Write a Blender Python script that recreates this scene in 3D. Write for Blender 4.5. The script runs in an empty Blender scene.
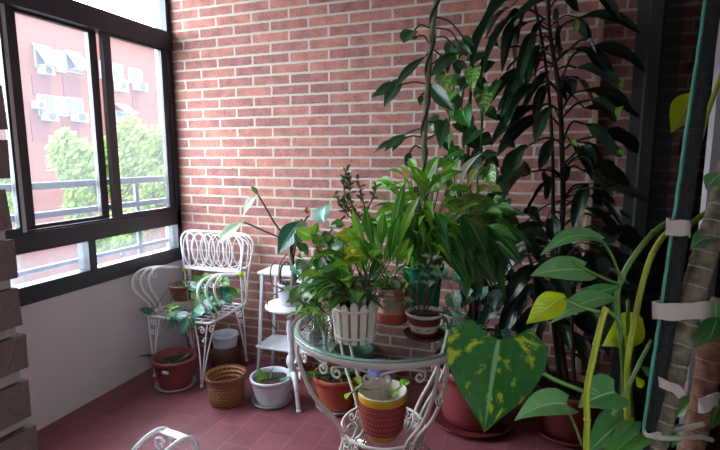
import bpy, math, random
from mathutils import Vector as V, Matrix, noise
PI = math.pi
scn = bpy.context.scene
COL = scn.collection
rnd = random.Random(7)

# ------------------------------------------------------------------ camera
CAM = V((2.27, -2.67, 1.35)); FPX = 480.0
_y, _p, _r = math.radians(19.65), math.radians(8.14), math.radians(-0.12)
CF = V((-math.sin(_y)*math.cos(_p), math.cos(_y)*math.cos(_p), -math.sin(_p)))
_R0 = V((math.cos(_y), math.sin(_y), 0)); _U0 = _R0.cross(CF)
CR = _R0*math.cos(_r) + _U0*math.sin(_r); CU = CR.cross(CF)
cam_d = bpy.data.cameras.new('camera'); cam_d.sensor_width = 36; cam_d.lens = 36*FPX/720; cam_d.clip_start = .02; cam_d.clip_end = 300
cam = bpy.data.objects.new('camera', cam_d); COL.objects.link(cam)
M = Matrix((( CR.x, CU.x, -CF.x, CAM.x), (CR.y, CU.y, -CF.y, CAM.y), (CR.z, CU.z, -CF.z, CAM.z), (0, 0, 0, 1)))
cam.matrix_world = M
scn.camera = cam

def W(px, py, X=None, Y=None, Z=None, D=None):
    """world point seen at pixel (px,py) of the 720x450 photograph, on a given plane"""
    r = CR*(px-360) + CU*(225-py) + CF*FPX
    if X is not None: t = (X-CAM.x)/r.x
    elif Y is not None: t = (Y-CAM.y)/r.y
    elif Z is not None: t = (Z-CAM.z)/r.z
    else: t = D/FPX
    return CAM + r*t
def ppm(p): return FPX/((V(p)-CAM).dot(CF))     # pixels per metre at p

# ------------------------------------------------------------------ mesh builder
ORG = {}
class MB:
    def __init__(s): s.v=[]; s.f=[]; s.uv=[]; s.mi=[]; s.var=[]; s.smooth=[]
    def add(s, vs, fs, uvs=None, mi=0, var=0.0, smooth=True):
        b = len(s.v); s.v += [V(v) for v in vs]; s.var += [var]*len(vs)
        s.uv += uvs if uvs else [(0.0, 0.0)]*len(vs)
        for f in fs: s.f.append([b+i for i in f]); s.mi.append(mi); s.smooth.append(smooth)
    def box(s, a, b, mi=0, jit=0.0, smooth=False):
        x0,y0,z0 = a; x1,y1,z1 = b; j = lambda: rnd.uniform(-jit, jit) if jit else 0
        vs = [(x+j(), y+j(), z+j()) for x in (x0,x1) for y in (y0,y1) for z in (z0,z1)]
        s.add(vs, [(0,1,3,2),(4,6,7,5),(0,4,5,1),(2,3,7,6),(0,2,6,4),(1,5,7,3)], mi=mi, smooth=smooth)
    def bbox(s, a, b, c=.004, mi=0):
        """box with chamfered vertical section edges (extruded octagon in z) """
        x0,y0,z0=a; x1,y1,z1=b
        ring=[(x0+c,y0),(x1-c,y0),(x1,y0+c),(x1,y1-c),(x1-c,y1),(x0+c,y1),(x0,y1-c),(x0,y0+c)]
        cx,cy=(x0+x1)/2,(y0+y1)/2
        def sc(k): return [(cx+(x-cx)*(1-k/max(1e-6,(x1-x0)/2)), cy+(y-cy)*(1-k/max(1e-6,(y1-y0)/2))) for x,y in ring]
        vs=[(x,y,z0) for x,y in sc(c)]+[(x,y,z0+c) for x,y in ring]+[(x,y,z1-c) for x,y in ring]+[(x,y,z1) for x,y in sc(c)]
        fs=[tuple(range(7,-1,-1)), tuple(range(24,32))]
        for k in range(3):
            for i in range(8): j=(i+1)%8; fs.append((k*8+i,k*8+j,k*8+8+j,k*8+8+i))
        s.add(vs,fs,mi=mi,smooth=False)
    def tube(s, pts, rad, n=8, mi=0, closed=False, sub=4, cap=True, var=0.0, raw=False):
        P = [V(p) for p in pts]
        if not raw and len(P) > 2: P, T = spline(P, sub, closed)
        else: T = [i/(len(P)-1) for i in range(len(P))]
        if callable(rad): R = [rad(t) for t in T]
        elif isinstance(rad, (list, tuple)): R = [lerp_list(rad, t) for t in T]
        else: R = [rad]*len(P)
        N = len(P); tang = []
        for i in range(N):
            a = P[(i-1) % N] if (closed or i > 0) else P[i]; b = P[(i+1) % N] if (closed or i < N-1) else P[i]
            d = b-a; tang.append(d.normalized() if d.length > 1e-9 else V((0,0,1)))
        t0 = tang[0]; up = V((0,0,1)) if abs(t0.z) < .9 else V((1,0,0))
        nrm = (up - t0*up.dot(t0)).normalized(); vs=[]; uvs=[]
        for i in range(N):
            t = tang[i]; nrm = (nrm - t*nrm.dot(t)); nrm = nrm.normalized() if nrm.length > 1e-6 else t.orthogonal().normalized()
            bi = t.cross(nrm)
            for k in range(n):
                a = 2*PI*k/n; vs.append(P[i] + (nrm*math.cos(a)+bi*math.sin(a))*R[i]); uvs.append((k/n, T[i]))
        fs=[]
        for i in range(N if closed else N-1):
            j=(i+1)%N
            for k in range(n): l=(k+1)%n; fs.append((i*n+k, i*n+l, j*n+l, j*n+k))
        if cap and not closed: fs.append(tuple(range(n-1,-1,-1))); fs.append(tuple((N-1)*n+k for k in range(n)))
        s.add(vs, fs, uvs, mi, var)
    def lathe(s, prof, c=(0,0,0), n=32, mi=0, sx=1, sy=1, fn=None):
        """prof: list of (r,z) or (r,z,mi); going up outside then inside"""
        vs=[]; uvs=[]; m=len(prof)
        for i,p in enumerate(prof):
            for k in range(n):
                a=2*PI*k/n; r=p[0]; z=p[1]
                if fn: r,z = fn(r,z,a,i)
                vs.append((c[0]+r*math.cos(a)*sx, c[1]+r*math.sin(a)*sy, c[2]+z)); uvs.append((k/n, i/(m-1)))
        b=len(s.v); s.v += [V(v) for v in vs]; s.uv += uvs; s.var += [0.0]*len(vs)
        for i in range(m-1):
            mm = prof[i+1][2] if len(prof[i+1])>2 else mi
            for k in range(n):
                l=(k+1)%n; s.f.append([b+i*n+k,b+i*n+l,b+(i+1)*n+l,b+(i+1)*n+k]); s.mi.append(mm); s.smooth.append(True)
        closed=abs(prof[0][0]-prof[-1][0])<1e-7 and abs(prof[0][1]-prof[-1][1])<1e-7
        if closed: return
        if prof[0][0] > 1e-6: s.f.append([b+k for k in range(n-1,-1,-1)]); s.mi.append(mi); s.smooth.append(False)
        if prof[-1][0] > 1e-6: s.f.append([b+(m-1)*n+k for k in range(n)]); s.mi.append(prof[-1][2] if len(prof[-1])>2 else mi); s.smooth.append(False)
    def blade(s, axis, width, nrm, fold=.25, prof='ovate', cup=0.0, nu=3, lobe=0.0, wave=0.0, var=None, mi=0, twist=0.0):
        """leaf blade along a poly-line axis; width = full width; nrm = facing"""
        n = len(axis)-1; var = rnd.random() if var is None else var
        L = sum((axis[i+1]-axis[i]).length for i in range(n)); vs=[]; uvs=[]; N=V(nrm)
        ph = rnd.uniform(0,6.28)
        for i in range(n+1):
            t=i/n; a=axis[max(0,i-1)]; b=axis[min(n,i+1)]; d=(b-a).normalized()
            nn=(N-d*N.dot(d)); nn = nn.normalized() if nn.length>1e-5 else d.orthogonal().normalized()
            if twist: nn = Matrix.Rotation(twist*t,3,d) @ nn
            sd=d.cross(nn); w=width*.5*prof_w(prof,t)
            for k in range(-nu,nu+1):
                u=k/nu; off=abs(u)*w*fold - cup*w*u*u
                back = -lobe*L*(abs(u)**1.3)*(1-t)**2.5
                p = axis[i] + sd*(u*w) + nn*(off + wave*width*abs(u)*math.sin(ph+t*11+u*2)) + d*back
                vs.append(p); uvs.append(((u+1)/2, t))
        c=2*nu+1; fs=[]
        for i in range(n):
            for k in range(c-1): fs.append((i*c+k, i*c+k+1, (i+1)*c+k+1, (i+1)*c+k))
        s.add(vs, fs, uvs, mi, var)
    def build(s, name, mats, parent=None, smooth=None):
        org = ORG.get(parent.name, V((0,0,0))) if parent else V((0,0,0))
        me = bpy.data.meshes.new(name)
        me.from_pydata([tuple(v-org) for v in s.v], [], s.f)
        if not isinstance(mats, (list,tuple)): mats=[mats]
        for m in mats: me.materials.append(m)
        me.polygons.foreach_set('material_index', s.mi)
        me.polygons.foreach_set('use_smooth', s.smooth if smooth is None else [smooth]*len(s.f))
        uvl = me.uv_layers.new(name='UVMap')
        li=[0]*len(me.loops); me.loops.foreach_get('vertex_index', li)
        flat=[]; 
        for i in li: flat += s.uv[i]
        uvl.data.foreach_set('uv', flat)
        at = me.attributes.new('leafvar','FLOAT','POINT'); at.data.foreach_set('value', s.var)
        me.update()
        o = bpy.data.objects.new(name, me); COL.objects.link(o)
        if parent: o.parent = parent; ORG[o.name]=org
        return o

def top(mb, name, mats, loc, label=None, cat=None, group=None, kind=None):
    """a thing that is one mesh: its origin at its base"""
    loc=V(loc); mb.v=[v-loc for v in mb.v]; o=mb.build(name, mats); o.location=loc; ORG[o.name]=loc
    return tag(o,label,cat,group,kind)
def tag(o, label=None, cat=None, group=None, kind=None):
    if label: o['label']=label
    if cat: o['category']=cat
    if group: o['group']=group
    if kind: o['kind']=kind
    return o
def thing(name, label, cat, loc, group=None, kind=None):
    o=bpy.data.objects.new(name,None); COL.objects.link(o); o.location=loc; o.empty_display_size=.05
    ORG[o.name]=V(loc); return tag(o,label,cat,group,kind)
def struct(mb, name, mats, parent=None):
    o=mb.build(name,mats,parent)
    if not parent: o['kind']='structure'
    return o

def lerp_list(l,t):
    x=t*(len(l)-1); i=min(int(x),len(l)-2); f=x-i; return l[i]*(1-f)+l[i+1]*f
def spline(P, sub=4, closed=False):
    out=[]; T=[]; n=len(P); segs = n if closed else n-1
    for i in range(segs):
        p1=P[i]; p2=P[(i+1)%n]
        p0=P[(i-1)%n] if (closed or i>0) else p1*2-p2
        p3=P[(i+2)%n] if (closed or i+2<n) else p2*2-p1
        for k in range(sub):
            t=k/sub
            out.append(.5*((2*p1)+(p2-p0)*t+(2*p0-5*p1+4*p2-p3)*t*t+(3*p1-3*p2+p3-p0)*t**3)); T.append((i+t)/segs)
    if not closed: out.append(P[-1].copy()); T.append(1.0)
    return out,T
PROF = {
 'heart':[.60,.93,1.0,.97,.86,.68,.44,.21,0.0],
 'ovate':[.06,.50,.86,1.0,.96,.80,.56,.28,0.0],
 'lance':[.05,.34,.68,.92,1.0,.88,.62,.30,0.0],
 'strap':[.55,.8,.95,1.0,1.0,.94,.8,.5,0.0],
 'round':[.30,.80,1.0,1.0,.98,.92,.78,.5,.05],
 'spoon':[.08,.14,.25,.5,.85,1.0,.9,.5,0.0],
 'cane':[.10,.40,.70,.92,1.0,.95,.84,.62,.12],
}
def prof_w(p,t):
    l=PROF[p]; return lerp_list(l,t)
def axis_pts(a, b, bend, n=8):
    """arc from a to b; bend = offset vector of its middle"""
    a=V(a); b=V(b); c=(a+b)/2+V(bend)*2-V((0,0,0)); c=(a+b)/2+V(bend)
    c2=c*2-(a+b)/2
    return [a*(1-t)**2+c2*2*t*(1-t)+b*t*t for t in [i/n for i in range(n+1)]]

# ------------------------------------------------------------------ materials
def nt(name):
    m=bpy.data.materials.new(name); m.use_nodes=True; t=m.node_tree; t.nodes.clear()
    out=t.nodes.new('ShaderNodeOutputMaterial'); return m,t,out
def node(t,typ,**kw):
    n=t.nodes.new('ShaderNode'+typ)
    for k,v in kw.items():
        if k in n.inputs.keys(): n.inputs[k].default_value = v
        else: setattr(n,k,v)
    return n
def c4(c): return (c[0],c[1],c[2],1)
def srgb(r,g,b):
    f=lambda x: (x/255/12.92) if x/255<=.04045 else ((x/255+.055)/1.055)**2.4
    return (f(r),f(g),f(b))
def plain(name, col, rough=.5, metal=0.0, var=.12, scale=25, bump=0.0, bscale=120, spec=.5, col2=None):
    m,t,out=nt(name); L=t.links.new
    p=node(t,'BsdfPrincipled'); p.inputs['Roughness'].default_value=rough; p.inputs['Metallic'].default_value=metal
    p.inputs['Specular IOR Level'].default_value=spec
    tc=node(t,'TexCoord'); nz=node(t,'TexNoise'); nz.inputs['Scale'].default_value=scale; nz.inputs['Detail'].default_value=4
    L(tc.outputs['Object'],nz.inputs['Vector'])
    mx=node(t,'Mix',data_type='RGBA'); mx.inputs[6].default_value=c4([c*(1-var) for c in col]); mx.inputs[7].default_value=c4(col2 or [min(1,c*(1+var)) for c in col])
    L(nz.outputs['Fac'],mx.inputs[0]); L(mx.outputs[2],p.inputs['Base Color'])
    if bump:
        n2=node(t,'TexNoise'); n2.inputs['Scale'].default_value=bscale; L(tc.outputs['Object'],n2.inputs['Vector'])
        b=node(t,'Bump'); b.inputs['Strength'].default_value=bump; b.inputs['Distance'].default_value=.004; L(n2.outputs['Fac'],b.inputs['Height']); L(b.outputs[0],p.inputs['Normal'])
    L(p.outputs[0],out.inputs[0]); return m
def leafmat(name, c1, c2, rib=None, vari=None, vth=.55, rough=.38, trans=.28, vscale=9, spec=.45, bump=.12, uscale=2.2):
    """c1..c2 per-leaf colour range, rib = midrib colour, vari = variegation colour (streaked along side veins)"""
    m,t,out=nt(name); L=t.links.new
    uv=node(t,'UVMap',uv_map='UVMap'); sep=node(t,'SeparateXYZ'); L(uv.outputs[0],sep.inputs[0])
    at=node(t,'Attribute',attribute_name='leafvar')
    mx=node(t,'Mix',data_type='RGBA'); mx.inputs[6].default_value=c4(c1); mx.inputs[7].default_value=c4(c2); L(at.outputs['Fac'],mx.inputs[0])
    col=mx.outputs[2]
    au=node(t,'Math',operation='SUBTRACT'); L(sep.outputs[0],au.inputs[0]); au.inputs[1].default_value=.5
    ab=node(t,'Math',operation='ABSOLUTE'); L(au.outputs[0],ab.inputs[0])
    # side-vein coordinate: v - |u|*0.5
    sv=node(t,'Math',operation='MULTIPLY_ADD'); L(ab.outputs[0],sv.inputs[0]); sv.inputs[1].default_value=-.55; L(sep.outputs[1],sv.inputs[2])
    if vari:
        cb=node(t,'CombineXYZ'); mu=node(t,'Math',operation='MULTIPLY'); L(sep.outputs[0],mu.inputs[0]); mu.inputs[1].default_value=uscale
        L(mu.outputs[0],cb.inputs[0]); mv=node(t,'Math',operation='MULTIPLY'); L(sv.outputs[0],mv.inputs[0]); mv.inputs[1].default_value=vscale
        L(mv.outputs[0],cb.inputs[1]); ms=node(t,'Math',operation='MULTIPLY'); L(at.outputs['Fac'],ms.inputs[0]); ms.inputs[1].default_value=37.0; L(ms.outputs[0],cb.inputs[2])
        nz=node(t,'TexNoise'); nz.inputs['Scale'].default_value=1.0; nz.inputs['Detail'].default_value=5; nz.inputs['Roughness'].default_value=.65; L(cb.outputs[0],nz.inputs['Vector'])
        mr=node(t,'MapRange'); mr.inputs[1].default_value=vth; mr.inputs[2].default_value=vth+.08; L(nz.outputs['Fac'],mr.inputs[0])
        m2=node(t,'Mix',data_type='RGBA'); L(mr.outputs[0],m2.inputs[0]); L(col,m2.inputs[6]); m2.inputs[7].default_value=c4(vari); col=m2.outputs[2]
    # fine mottling
    tc=node(t,'TexCoord'); n3=node(t,'TexNoise'); n3.inputs['Scale'].default_value=60; L(tc.outputs['Object'],n3.inputs['Vector'])
    hs=node(t,'HueSaturation'); m3=node(t,'MapRange'); m3.inputs[3].default_value=.75; m3.inputs[4].default_value=1.25; L(n3.outputs['Fac'],m3.inputs[0]); L(m3.outputs[0],hs.inputs['Value']); L(col,hs.inputs['Color']); col=hs.outputs[0]
    rib = rib or [min(1,c*1.9+.02) for c in c2]
    lt=node(t,'MapRange'); lt.inputs[1].default_value=.035; lt.inputs[2].default_value=.012; L(ab.outputs[0],lt.inputs[0])
    m4=node(t,'Mix',data_type='RGBA'); L(lt.outputs[0],m4.inputs[0]); L(col,m4.inputs[6]); m4.inputs[7].default_value=c4(rib); col=m4.outputs[2]
    p=node(t,'BsdfPrincipled'); p.inputs['Roughness'].default_value=rough; p.inputs['Specular IOR Level'].default_value=spec; L(col,p.inputs['Base Color'])
    wv=node(t,'Math',operation='SINE'); wm=node(t,'Math',operation='MULTIPLY'); L(sv.outputs[0],wm.inputs[0]); wm.inputs[1].default_value=55; L(wm.outputs[0],wv.inputs[0])
    bp=node(t,'Bump'); bp.inputs['Strength'].default_value=bump; bp.inputs['Distance'].default_value=.002; L(wv.outputs[0],bp.inputs['Height']); L(bp.outputs[0],p.inputs['Normal'])
    tr=node(t,'BsdfTranslucent'); g=node(t,'Gamma'); g.inputs[1].default_value=.8; L(col,g.inputs[0]); L(g.outputs[0],tr.inputs['Color'])
    ms=node(t,'MixShader'); ms.inputs[0].default_value=trans; L(p.outputs[0],ms.inputs[1]); L(tr.outputs[0],ms.inputs[2]); L(ms.outputs[0],out.inputs[0])
    return m
def glassmat(name, tint=(1,1,1), ior=1.5, rough=.0, haze=0.0, hazecol=(.9,.95,1)):
    m,t,out=nt(name); L=t.links.new
    tr=node(t,'BsdfTransparent'); tr.inputs[0].default_value=c4(tint); gl=node(t,'BsdfGlossy'); gl.inputs['Roughness'].default_value=rough
    fr=node(t,'Fresnel'); fr.inputs[0].default_value=ior
    ge=node(t,'NewGeometry'); iv=node(t,'Math',operation='SUBTRACT'); iv.inputs[0].default_value=1; L(ge.outputs['Backfacing'],iv.inputs[1]); fm=node(t,'Math',operation='MULTIPLY'); L(fr.outputs[0],fm.inputs[0]); L(iv.outputs[0],fm.inputs[1])
    ms=node(t,'MixShader'); L(fm.outputs[0],ms.inputs[0]); L(tr.outputs[0],ms.inputs[1]); L(gl.outputs[0],ms.inputs[2]); last=ms
    if haze:
        d=node(t,'BsdfTranslucent'); d.inputs[0].default_value=c4(hazecol); d2=node(t,'BsdfDiffuse'); d2.inputs[0].default_value=c4(hazecol)
        a=node(t,'MixShader'); a.inputs[0].default_value=.5; L(d.outputs[0],a.inputs[1]); L(d2.outputs[0],a.inputs[2])
        m2=node(t,'MixShader'); m2.inputs[0].default_value=haze; L(last.outputs[0],m2.inputs[1]); L(a.outputs[0],m2.inputs[2]); last=m2
    L(last.outputs[0],out.inputs[0]); return m
def brickmat(name, c1, c2, cm, ox, oz, swap=False, bump=.5):
    m,t,out=nt(name); L=t.links.new
    tc=node(t,'TexCoord'); geo=node(t,'NewGeometry'); sep=node(t,'SeparateXYZ'); L(geo.outputs['Position'],sep.inputs[0])
    nz=node(t,'TexNoise'); nz.inputs['Scale'].default_value=38; nz.inputs['Detail'].default_value=3; L(geo.outputs['Position'],nz.inputs['Vector'])
    def jit(src, off, sockcol, amp=.009):
        s=node(t,'SeparateColor'); L(nz.outputs['Color'],s.inputs[0])
        a=node(t,'Math',operation='MULTIPLY_ADD'); L(s.outputs[sockcol],a.inputs[0]); a.inputs[1].default_value=amp; 
        b=node(t,'Math',operation='ADD'); L(src,b.inputs[0]); b.inputs[1].default_value=off-amp/2
        L(b.outputs[0],a.inputs[2]); return a.outputs[0]
    cb=node(t,'CombineXYZ'); L(jit(sep.outputs[1 if swap else 0],ox,0),cb.inputs[0]); L(jit(sep.outputs[2],oz,1),cb.inputs[1])
    br=node(t,'TexBrick'); br.offset=.5; br.squash=1.0
    br.inputs['Scale'].default_value=1; br.inputs['Brick Width'].default_value=.255; br.inputs['Row Height'].default_value=.0625
    br.inputs['Mortar Size'].default_value=.0074; br.inputs['Mortar Smooth'].default_value=.25; br.inputs['Bias'].default_value=0
    br.inputs['Color1'].default_value=c4(c1); br.inputs['Color2'].default_value=c4(c2); br.inputs['Mortar'].default_value=c4(cm)
    L(cb.outputs[0],br.inputs['Vector'])
    # dark speckles and blotches on the bricks
    n2=node(t,'TexNoise'); n2.inputs['Scale'].default_value=110; n2.inputs['Detail'].default_value=2; L(geo.outputs['Position'],n2.inputs['Vector'])
    sp=node(t,'MapRange'); sp.inputs[1].default_value=.60; sp.inputs[2].default_value=.66; sp.inputs[3].default_value=1; sp.inputs[4].default_value=.35; L(n2.outputs['Fac'],sp.inputs[0])
    n3=node(t,'TexNoise'); n3.inputs['Scale'].default_value=14; n3.inputs['Detail'].default_value=6; L(geo.outputs['Position'],n3.inputs['Vector'])
    bl=node(t,'MapRange'); bl.inputs[1].default_value=.3; bl.inputs[2].default_value=.7; bl.inputs[3].default_value=.72; bl.inputs[4].default_value=1.2; L(n3.outputs['Fac'],bl.inputs[0])
    mu=node(t,'Math',operation='MULTIPLY'); L(sp.outputs[0],mu.inputs[0]); L(bl.outputs[0],mu.inputs[1])
    hs=node(t,'HueSaturation'); L(br.outputs['Color'],hs.inputs['Color']); L(mu.outputs[0],hs.inputs['Value'])
    mx=node(t,'Mix',data_type='RGBA'); L(br.outputs['Fac'],mx.inputs[0]); L(hs.outputs[0],mx.inputs[6]); L(br.outputs['Color'],mx.inputs[7])
    p=node(t,'BsdfPrincipled'); p.inputs['Roughness'].default_value=.85; p.inputs['Specular IOR Level'].default_value=.25; L(mx.outputs[2],p.inputs['Base Color'])
    inv=node(t,'Math',operation='SUBTRACT'); inv.inputs[0].default_value=1; L(br.outputs['Fac'],inv.inputs[1])
    ad=node(t,'Math',operation='MULTIPLY_ADD'); L(n2.outputs['Fac'],ad.inputs[0]); ad.inputs[1].default_value=-.35; L(inv.outputs[0],ad.inputs[2])
    bp=node(t,'Bump'); bp.inputs['Strength'].default_value=bump; bp.inputs['Distance'].default_value=.008; L(ad.outputs[0],bp.inputs['Height']); L(bp.outputs[0],p.inputs['Normal'])
    L(p.outputs[0],out.inputs[0]); return m
def tilemat(name):
    m,t,out=nt(name); L=t.links.new
    geo=node(t,'NewGeometry'); sep=node(t,'SeparateXYZ'); L(geo.outputs['Position'],sep.inputs[0])
    cb=node(t,'CombineXYZ'); L(sep.outputs[1],cb.inputs[0]); L(sep.outputs[0],cb.inputs[1])
    mp=node(t,'Mapping'); mp.inputs[1].default_value=(.05,.03,0); L(cb.outputs[0],mp.inputs[0])
    br=node(t,'TexBrick'); br.offset=.5
    br.inputs['Scale'].default_value=1; br.inputs['Brick Width'].default_value=.28; br.inputs['Row Height'].default_value=.14; br.inputs['Mortar Size'].default_value=.0014; br.inputs['Mortar Smooth'].default_value=.3
    br.inputs['Color1'].default_value=c4(srgb(136,76,82)); br.inputs['Color2'].default_value=c4(srgb(120,66,74)); br.inputs['Mortar'].default_value=c4(srgb(150,112,118))
    L(mp.outputs[0],br.inputs['Vector'])
    n2=node(t,'TexNoise'); n2.inputs['Scale'].default_value=9; n2.inputs['Detail'].default_value=6; L(geo.outputs['Position'],n2.inputs['Vector'])
    bl=node(t,'MapRange'); bl.inputs[1].default_value=.3; bl.inputs[2].default_value=.7; bl.inputs[3].default_value=.85; bl.inputs[4].default_value=1.15; L(n2.outputs['Fac'],bl.inputs[0])
    hs=node(t,'HueSaturation'); L(br.outputs['Color'],hs.inputs['Color']); L(bl.outputs[0],hs.inputs['Value'])
    p=node(t,'BsdfPrincipled'); L(hs.outputs[0],p.inputs['Base Color'])
    ro=node(t,'MapRange'); ro.inputs[3].default_value=.34; ro.inputs[4].default_value=.52; L(n2.outputs['Fac'],ro.inputs[0]); L(ro.outputs[0],p.inputs['Roughness'])
    bp=node(t,'Bump'); bp.inputs['Strength'].default_value=.3; bp.inputs['Distance'].default_value=.002; bp.invert=True; L(br.outputs['Fac'],bp.inputs['Height']); L(bp.outputs[0],p.inputs['Normal'])
    L(p.outputs[0],out.inputs[0]); return m
# ------------------------------------------------------------------ materials of the place
M_brick = brickmat('brick_pink', srgb(178,120,106), srgb(150,102,98), srgb(184,172,160), .149, .0321)
M_pier = plain('brick_unlit', srgb(72,48,44), .9, var=.3, scale=30, bump=.8, bscale=160)  # dark colour carries the shade of the unlit pier
M_pmort = plain('mortar_unlit', srgb(104,90,84), .95, var=.2, bump=.6)  # pier shade put into the mortar colour too
M_plaster = plain('plaster_grey', srgb(204,196,200), .8, var=.05, scale=6, bump=.15, bscale=60)
M_ceil = plain('ceiling_white', srgb(225,220,214), .9, var=.03)
M_tile = tilemat('floor_tile')
M_frame = plain('window_brown_metal', srgb(38,38,45), .42, 0.0, var=.08, spec=.5)
M_alu = plain('aluminium_pale', srgb(176,180,184), .35, .6, var=.05)
M_dframe = plain('door_frame_grey', srgb(78,80,78), .5, .2, var=.06)
M_pane = glassmat('window_glass', (.97,.98,.98), 1.45, 0, haze=.038)  # haze mix imitates the white veiling glare in the panes
M_lowpane = glassmat('window_glass_dusty_veil', (.92,.95,.97), 1.45, .05, haze=.05)  # haze covers both dusty glass and painted veiling glare
M_doorglass = glassmat('door_glass', (.55,.55,.55), 1.9, .02)
M_cable = plain('conduit_tan', srgb(196,164,140), .6)
M_dark = plain('inner_room_paint', srgb(120,112,104), .9)

RX = 2.785            # plane of the glazed door on the right
# floor, ceiling
b=MB(); b.box((-.2,-3.6,-.12),(4.4,.2,0)); struct(b,'floor',M_tile)
b=MB(); b.box((-.3,-3.6,2.62),(4.4,.25,2.75)); struct(b,'ceiling',M_ceil)
b=MB(); b.box((-.072,0,-.12),(4.4,.22,2.62)); wb=struct(b,'wall_back',M_brick)
# left wall: low plastered parapet, solid part beyond the window, lintel
WY=-1.6
b=MB(); b.box((-.22,-3.6,0),(0,0,.645)); b.box((-.22,-3.6,.645),(0,WY,2.62)); b.box((-.22,WY,2.56),(0,0,2.62))
struct(b,'wall_left',M_plaster)
M_light=plain('inner_wall_white', srgb(214,208,204), .9, var=.03)
b=MB(); b.box((-.2,-3.6,0),(2.9,-3.45,.8)); b.box((-.2,-3.6,2.4),(2.9,-3.45,2.62)); b.box((-.2,-3.6,.8),(2.9,-3.45,2.4)); struct(b,'wall_front',M_light)
b=MB(); b.box((RX,-3.45,0),(RX+.12,-1.95,.8)); b.box((RX,-3.45,2.3),(RX+.12,-1.95,2.62)); b.box((RX,-2.3,.8),(RX+.12,-1.95,2.3)); b.box((RX,-3.45,.8),(RX+.12,-3.35,2.3)); b.box((4.2,-2.0,0),(4.35,0,2.62)); b.box((RX+.12,-2.0,0),(4.2,-1.9,2.62)); b.box((RX,-1.95,2.4),(RX+.12,0,2.62)); struct(b,'wall_right',M_dark)
# a low line of grout where the plaster meets the tiles
b=MB(); b.box((0,-3.4,0),(.008,0,.012)); struct(b,'baseboard_left',M_plaster)

w2=thing('added_window',None,None,(RX+.06,-2.82,.8),kind='structure')  # unseen window added to throw fill light on the camera-facing surfaces
b=MB()
for y in (-3.35,-2.85,-2.35): b.box((RX+.03,y,.8),(RX+.09,y+.05,2.3))
b.box((RX+.03,-3.3,.8),(RX+.09,-2.35,.85)); b.box((RX+.03,-3.3,2.25),(RX+.09,-2.35,2.3)); b.build('window_frame',M_frame,w2)
for y0,y1 in ((-3.3,-2.85),(-2.8,-2.35)):
    b=MB(); b.box((RX+.057,y0,.85),(RX+.063,y1,2.25)); b.build('pane',M_pane,w2)
# brick pier near the camera
b=MB(); pe=W(22,300,D=.62); px1=pe.x; py1=pe.y
rows=42
for k in range(rows):
    z0=k*.0625-.002; 
    b.box((px1-.34+.01,py1-.26,z0),(px1-.006,py1-.008,z0+.0135),mi=1)
    off=.0 if k%2 else .12
    cuts=[px1-.34,px1-.34+.13+off*.0,px1]
    a,c=px1-.34,px1
    m=(a+c)/2+(.05 if k%2 else -.05)
    for x0,x1 in ((a,m-.006),(m+.006,c)):
        b.box((x0,py1-.265,z0+.0125),(x1+rnd.uniform(-.003,.003),py1+rnd.uniform(-.002,.003),z0+.0615),mi=0,jit=.0022)
    b.box((m-.007,py1-.26,z0+.012),(m+.007,py1-.005,z0+.062),mi=1)
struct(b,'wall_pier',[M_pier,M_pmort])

# ------------------------------------------------------------------ window on the left
win=thing('window_1',None,None,(0,-.85,.645),kind='structure')
b=MB(); x0,x1=-.07,.012
def fr(y0,y1,z0,z1,xa=x0,xb=x1): b.box((xa,y0,z0),(xb,y1,z1))
fr(WY,0,.645,.735); fr(WY,0,.895,.99); fr(WY,0,2.035,2.146,x0,.02); fr(WY,0,2.50,2.56)
fr(-.04,0,.735,2.5); fr(WY,WY+.05,.735,2.5); fr(-.745,-.698,.735,.9); fr(-1.42,-1.37,.735,.9)
fr(WY,0,.99,1.0,-.06,.0); wf=b.build('window_frame',M_frame,win)
b=MB(); b.box((-.24,WY,.63),(-.0705,0,.66)); b.build('window_sill',M_plaster,win)
def sash(ya,yb,xc,sl,sr):
    b=MB(); z0,z1=.991,2.034; t=.014
    b.box((xc-t,ya,z0),(xc+t,ya+sl,z1)); b.box((xc-t,yb-sr,z0),(xc+t,yb,z1)); b.box((xc-t,ya+sl,z0),(xc+t,yb-sr,1.017)); b.box((xc-t,ya+sl,2.022),(xc+t,yb-sr,z1))
    s=b.build('sash',M_frame,win)
    b=MB(); b.box((xc-.003,ya+sl,1.017),(xc+.003,yb-sr,2.022)); b.build('pane',M_pane,s)
    return s
sash(-.54,-.046,-.012,.053,.047)
sash(-1.062,-.552,-.045,.066,.05)
s3=sash(-1.55,-1.085,-.012,.05,.012)
b=MB(); b.box((-.028,-1.0845,.993),(.004,-1.066,2.03)); b.build('edge_strip',M_alu,win)
for ya,yb in ((-.698,-.04),(-1.37,-.745),(WY+.05,-1.42)):
    b=MB(); b.box((-.03,ya,.735),(-.024,yb,.895)); b.build('pane',M_lowpane,win)
b=MB(); b.box((-.03,WY+.05,2.146),(-.024,-.04,2.5)); b.build('pane',M_pane,win)

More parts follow.
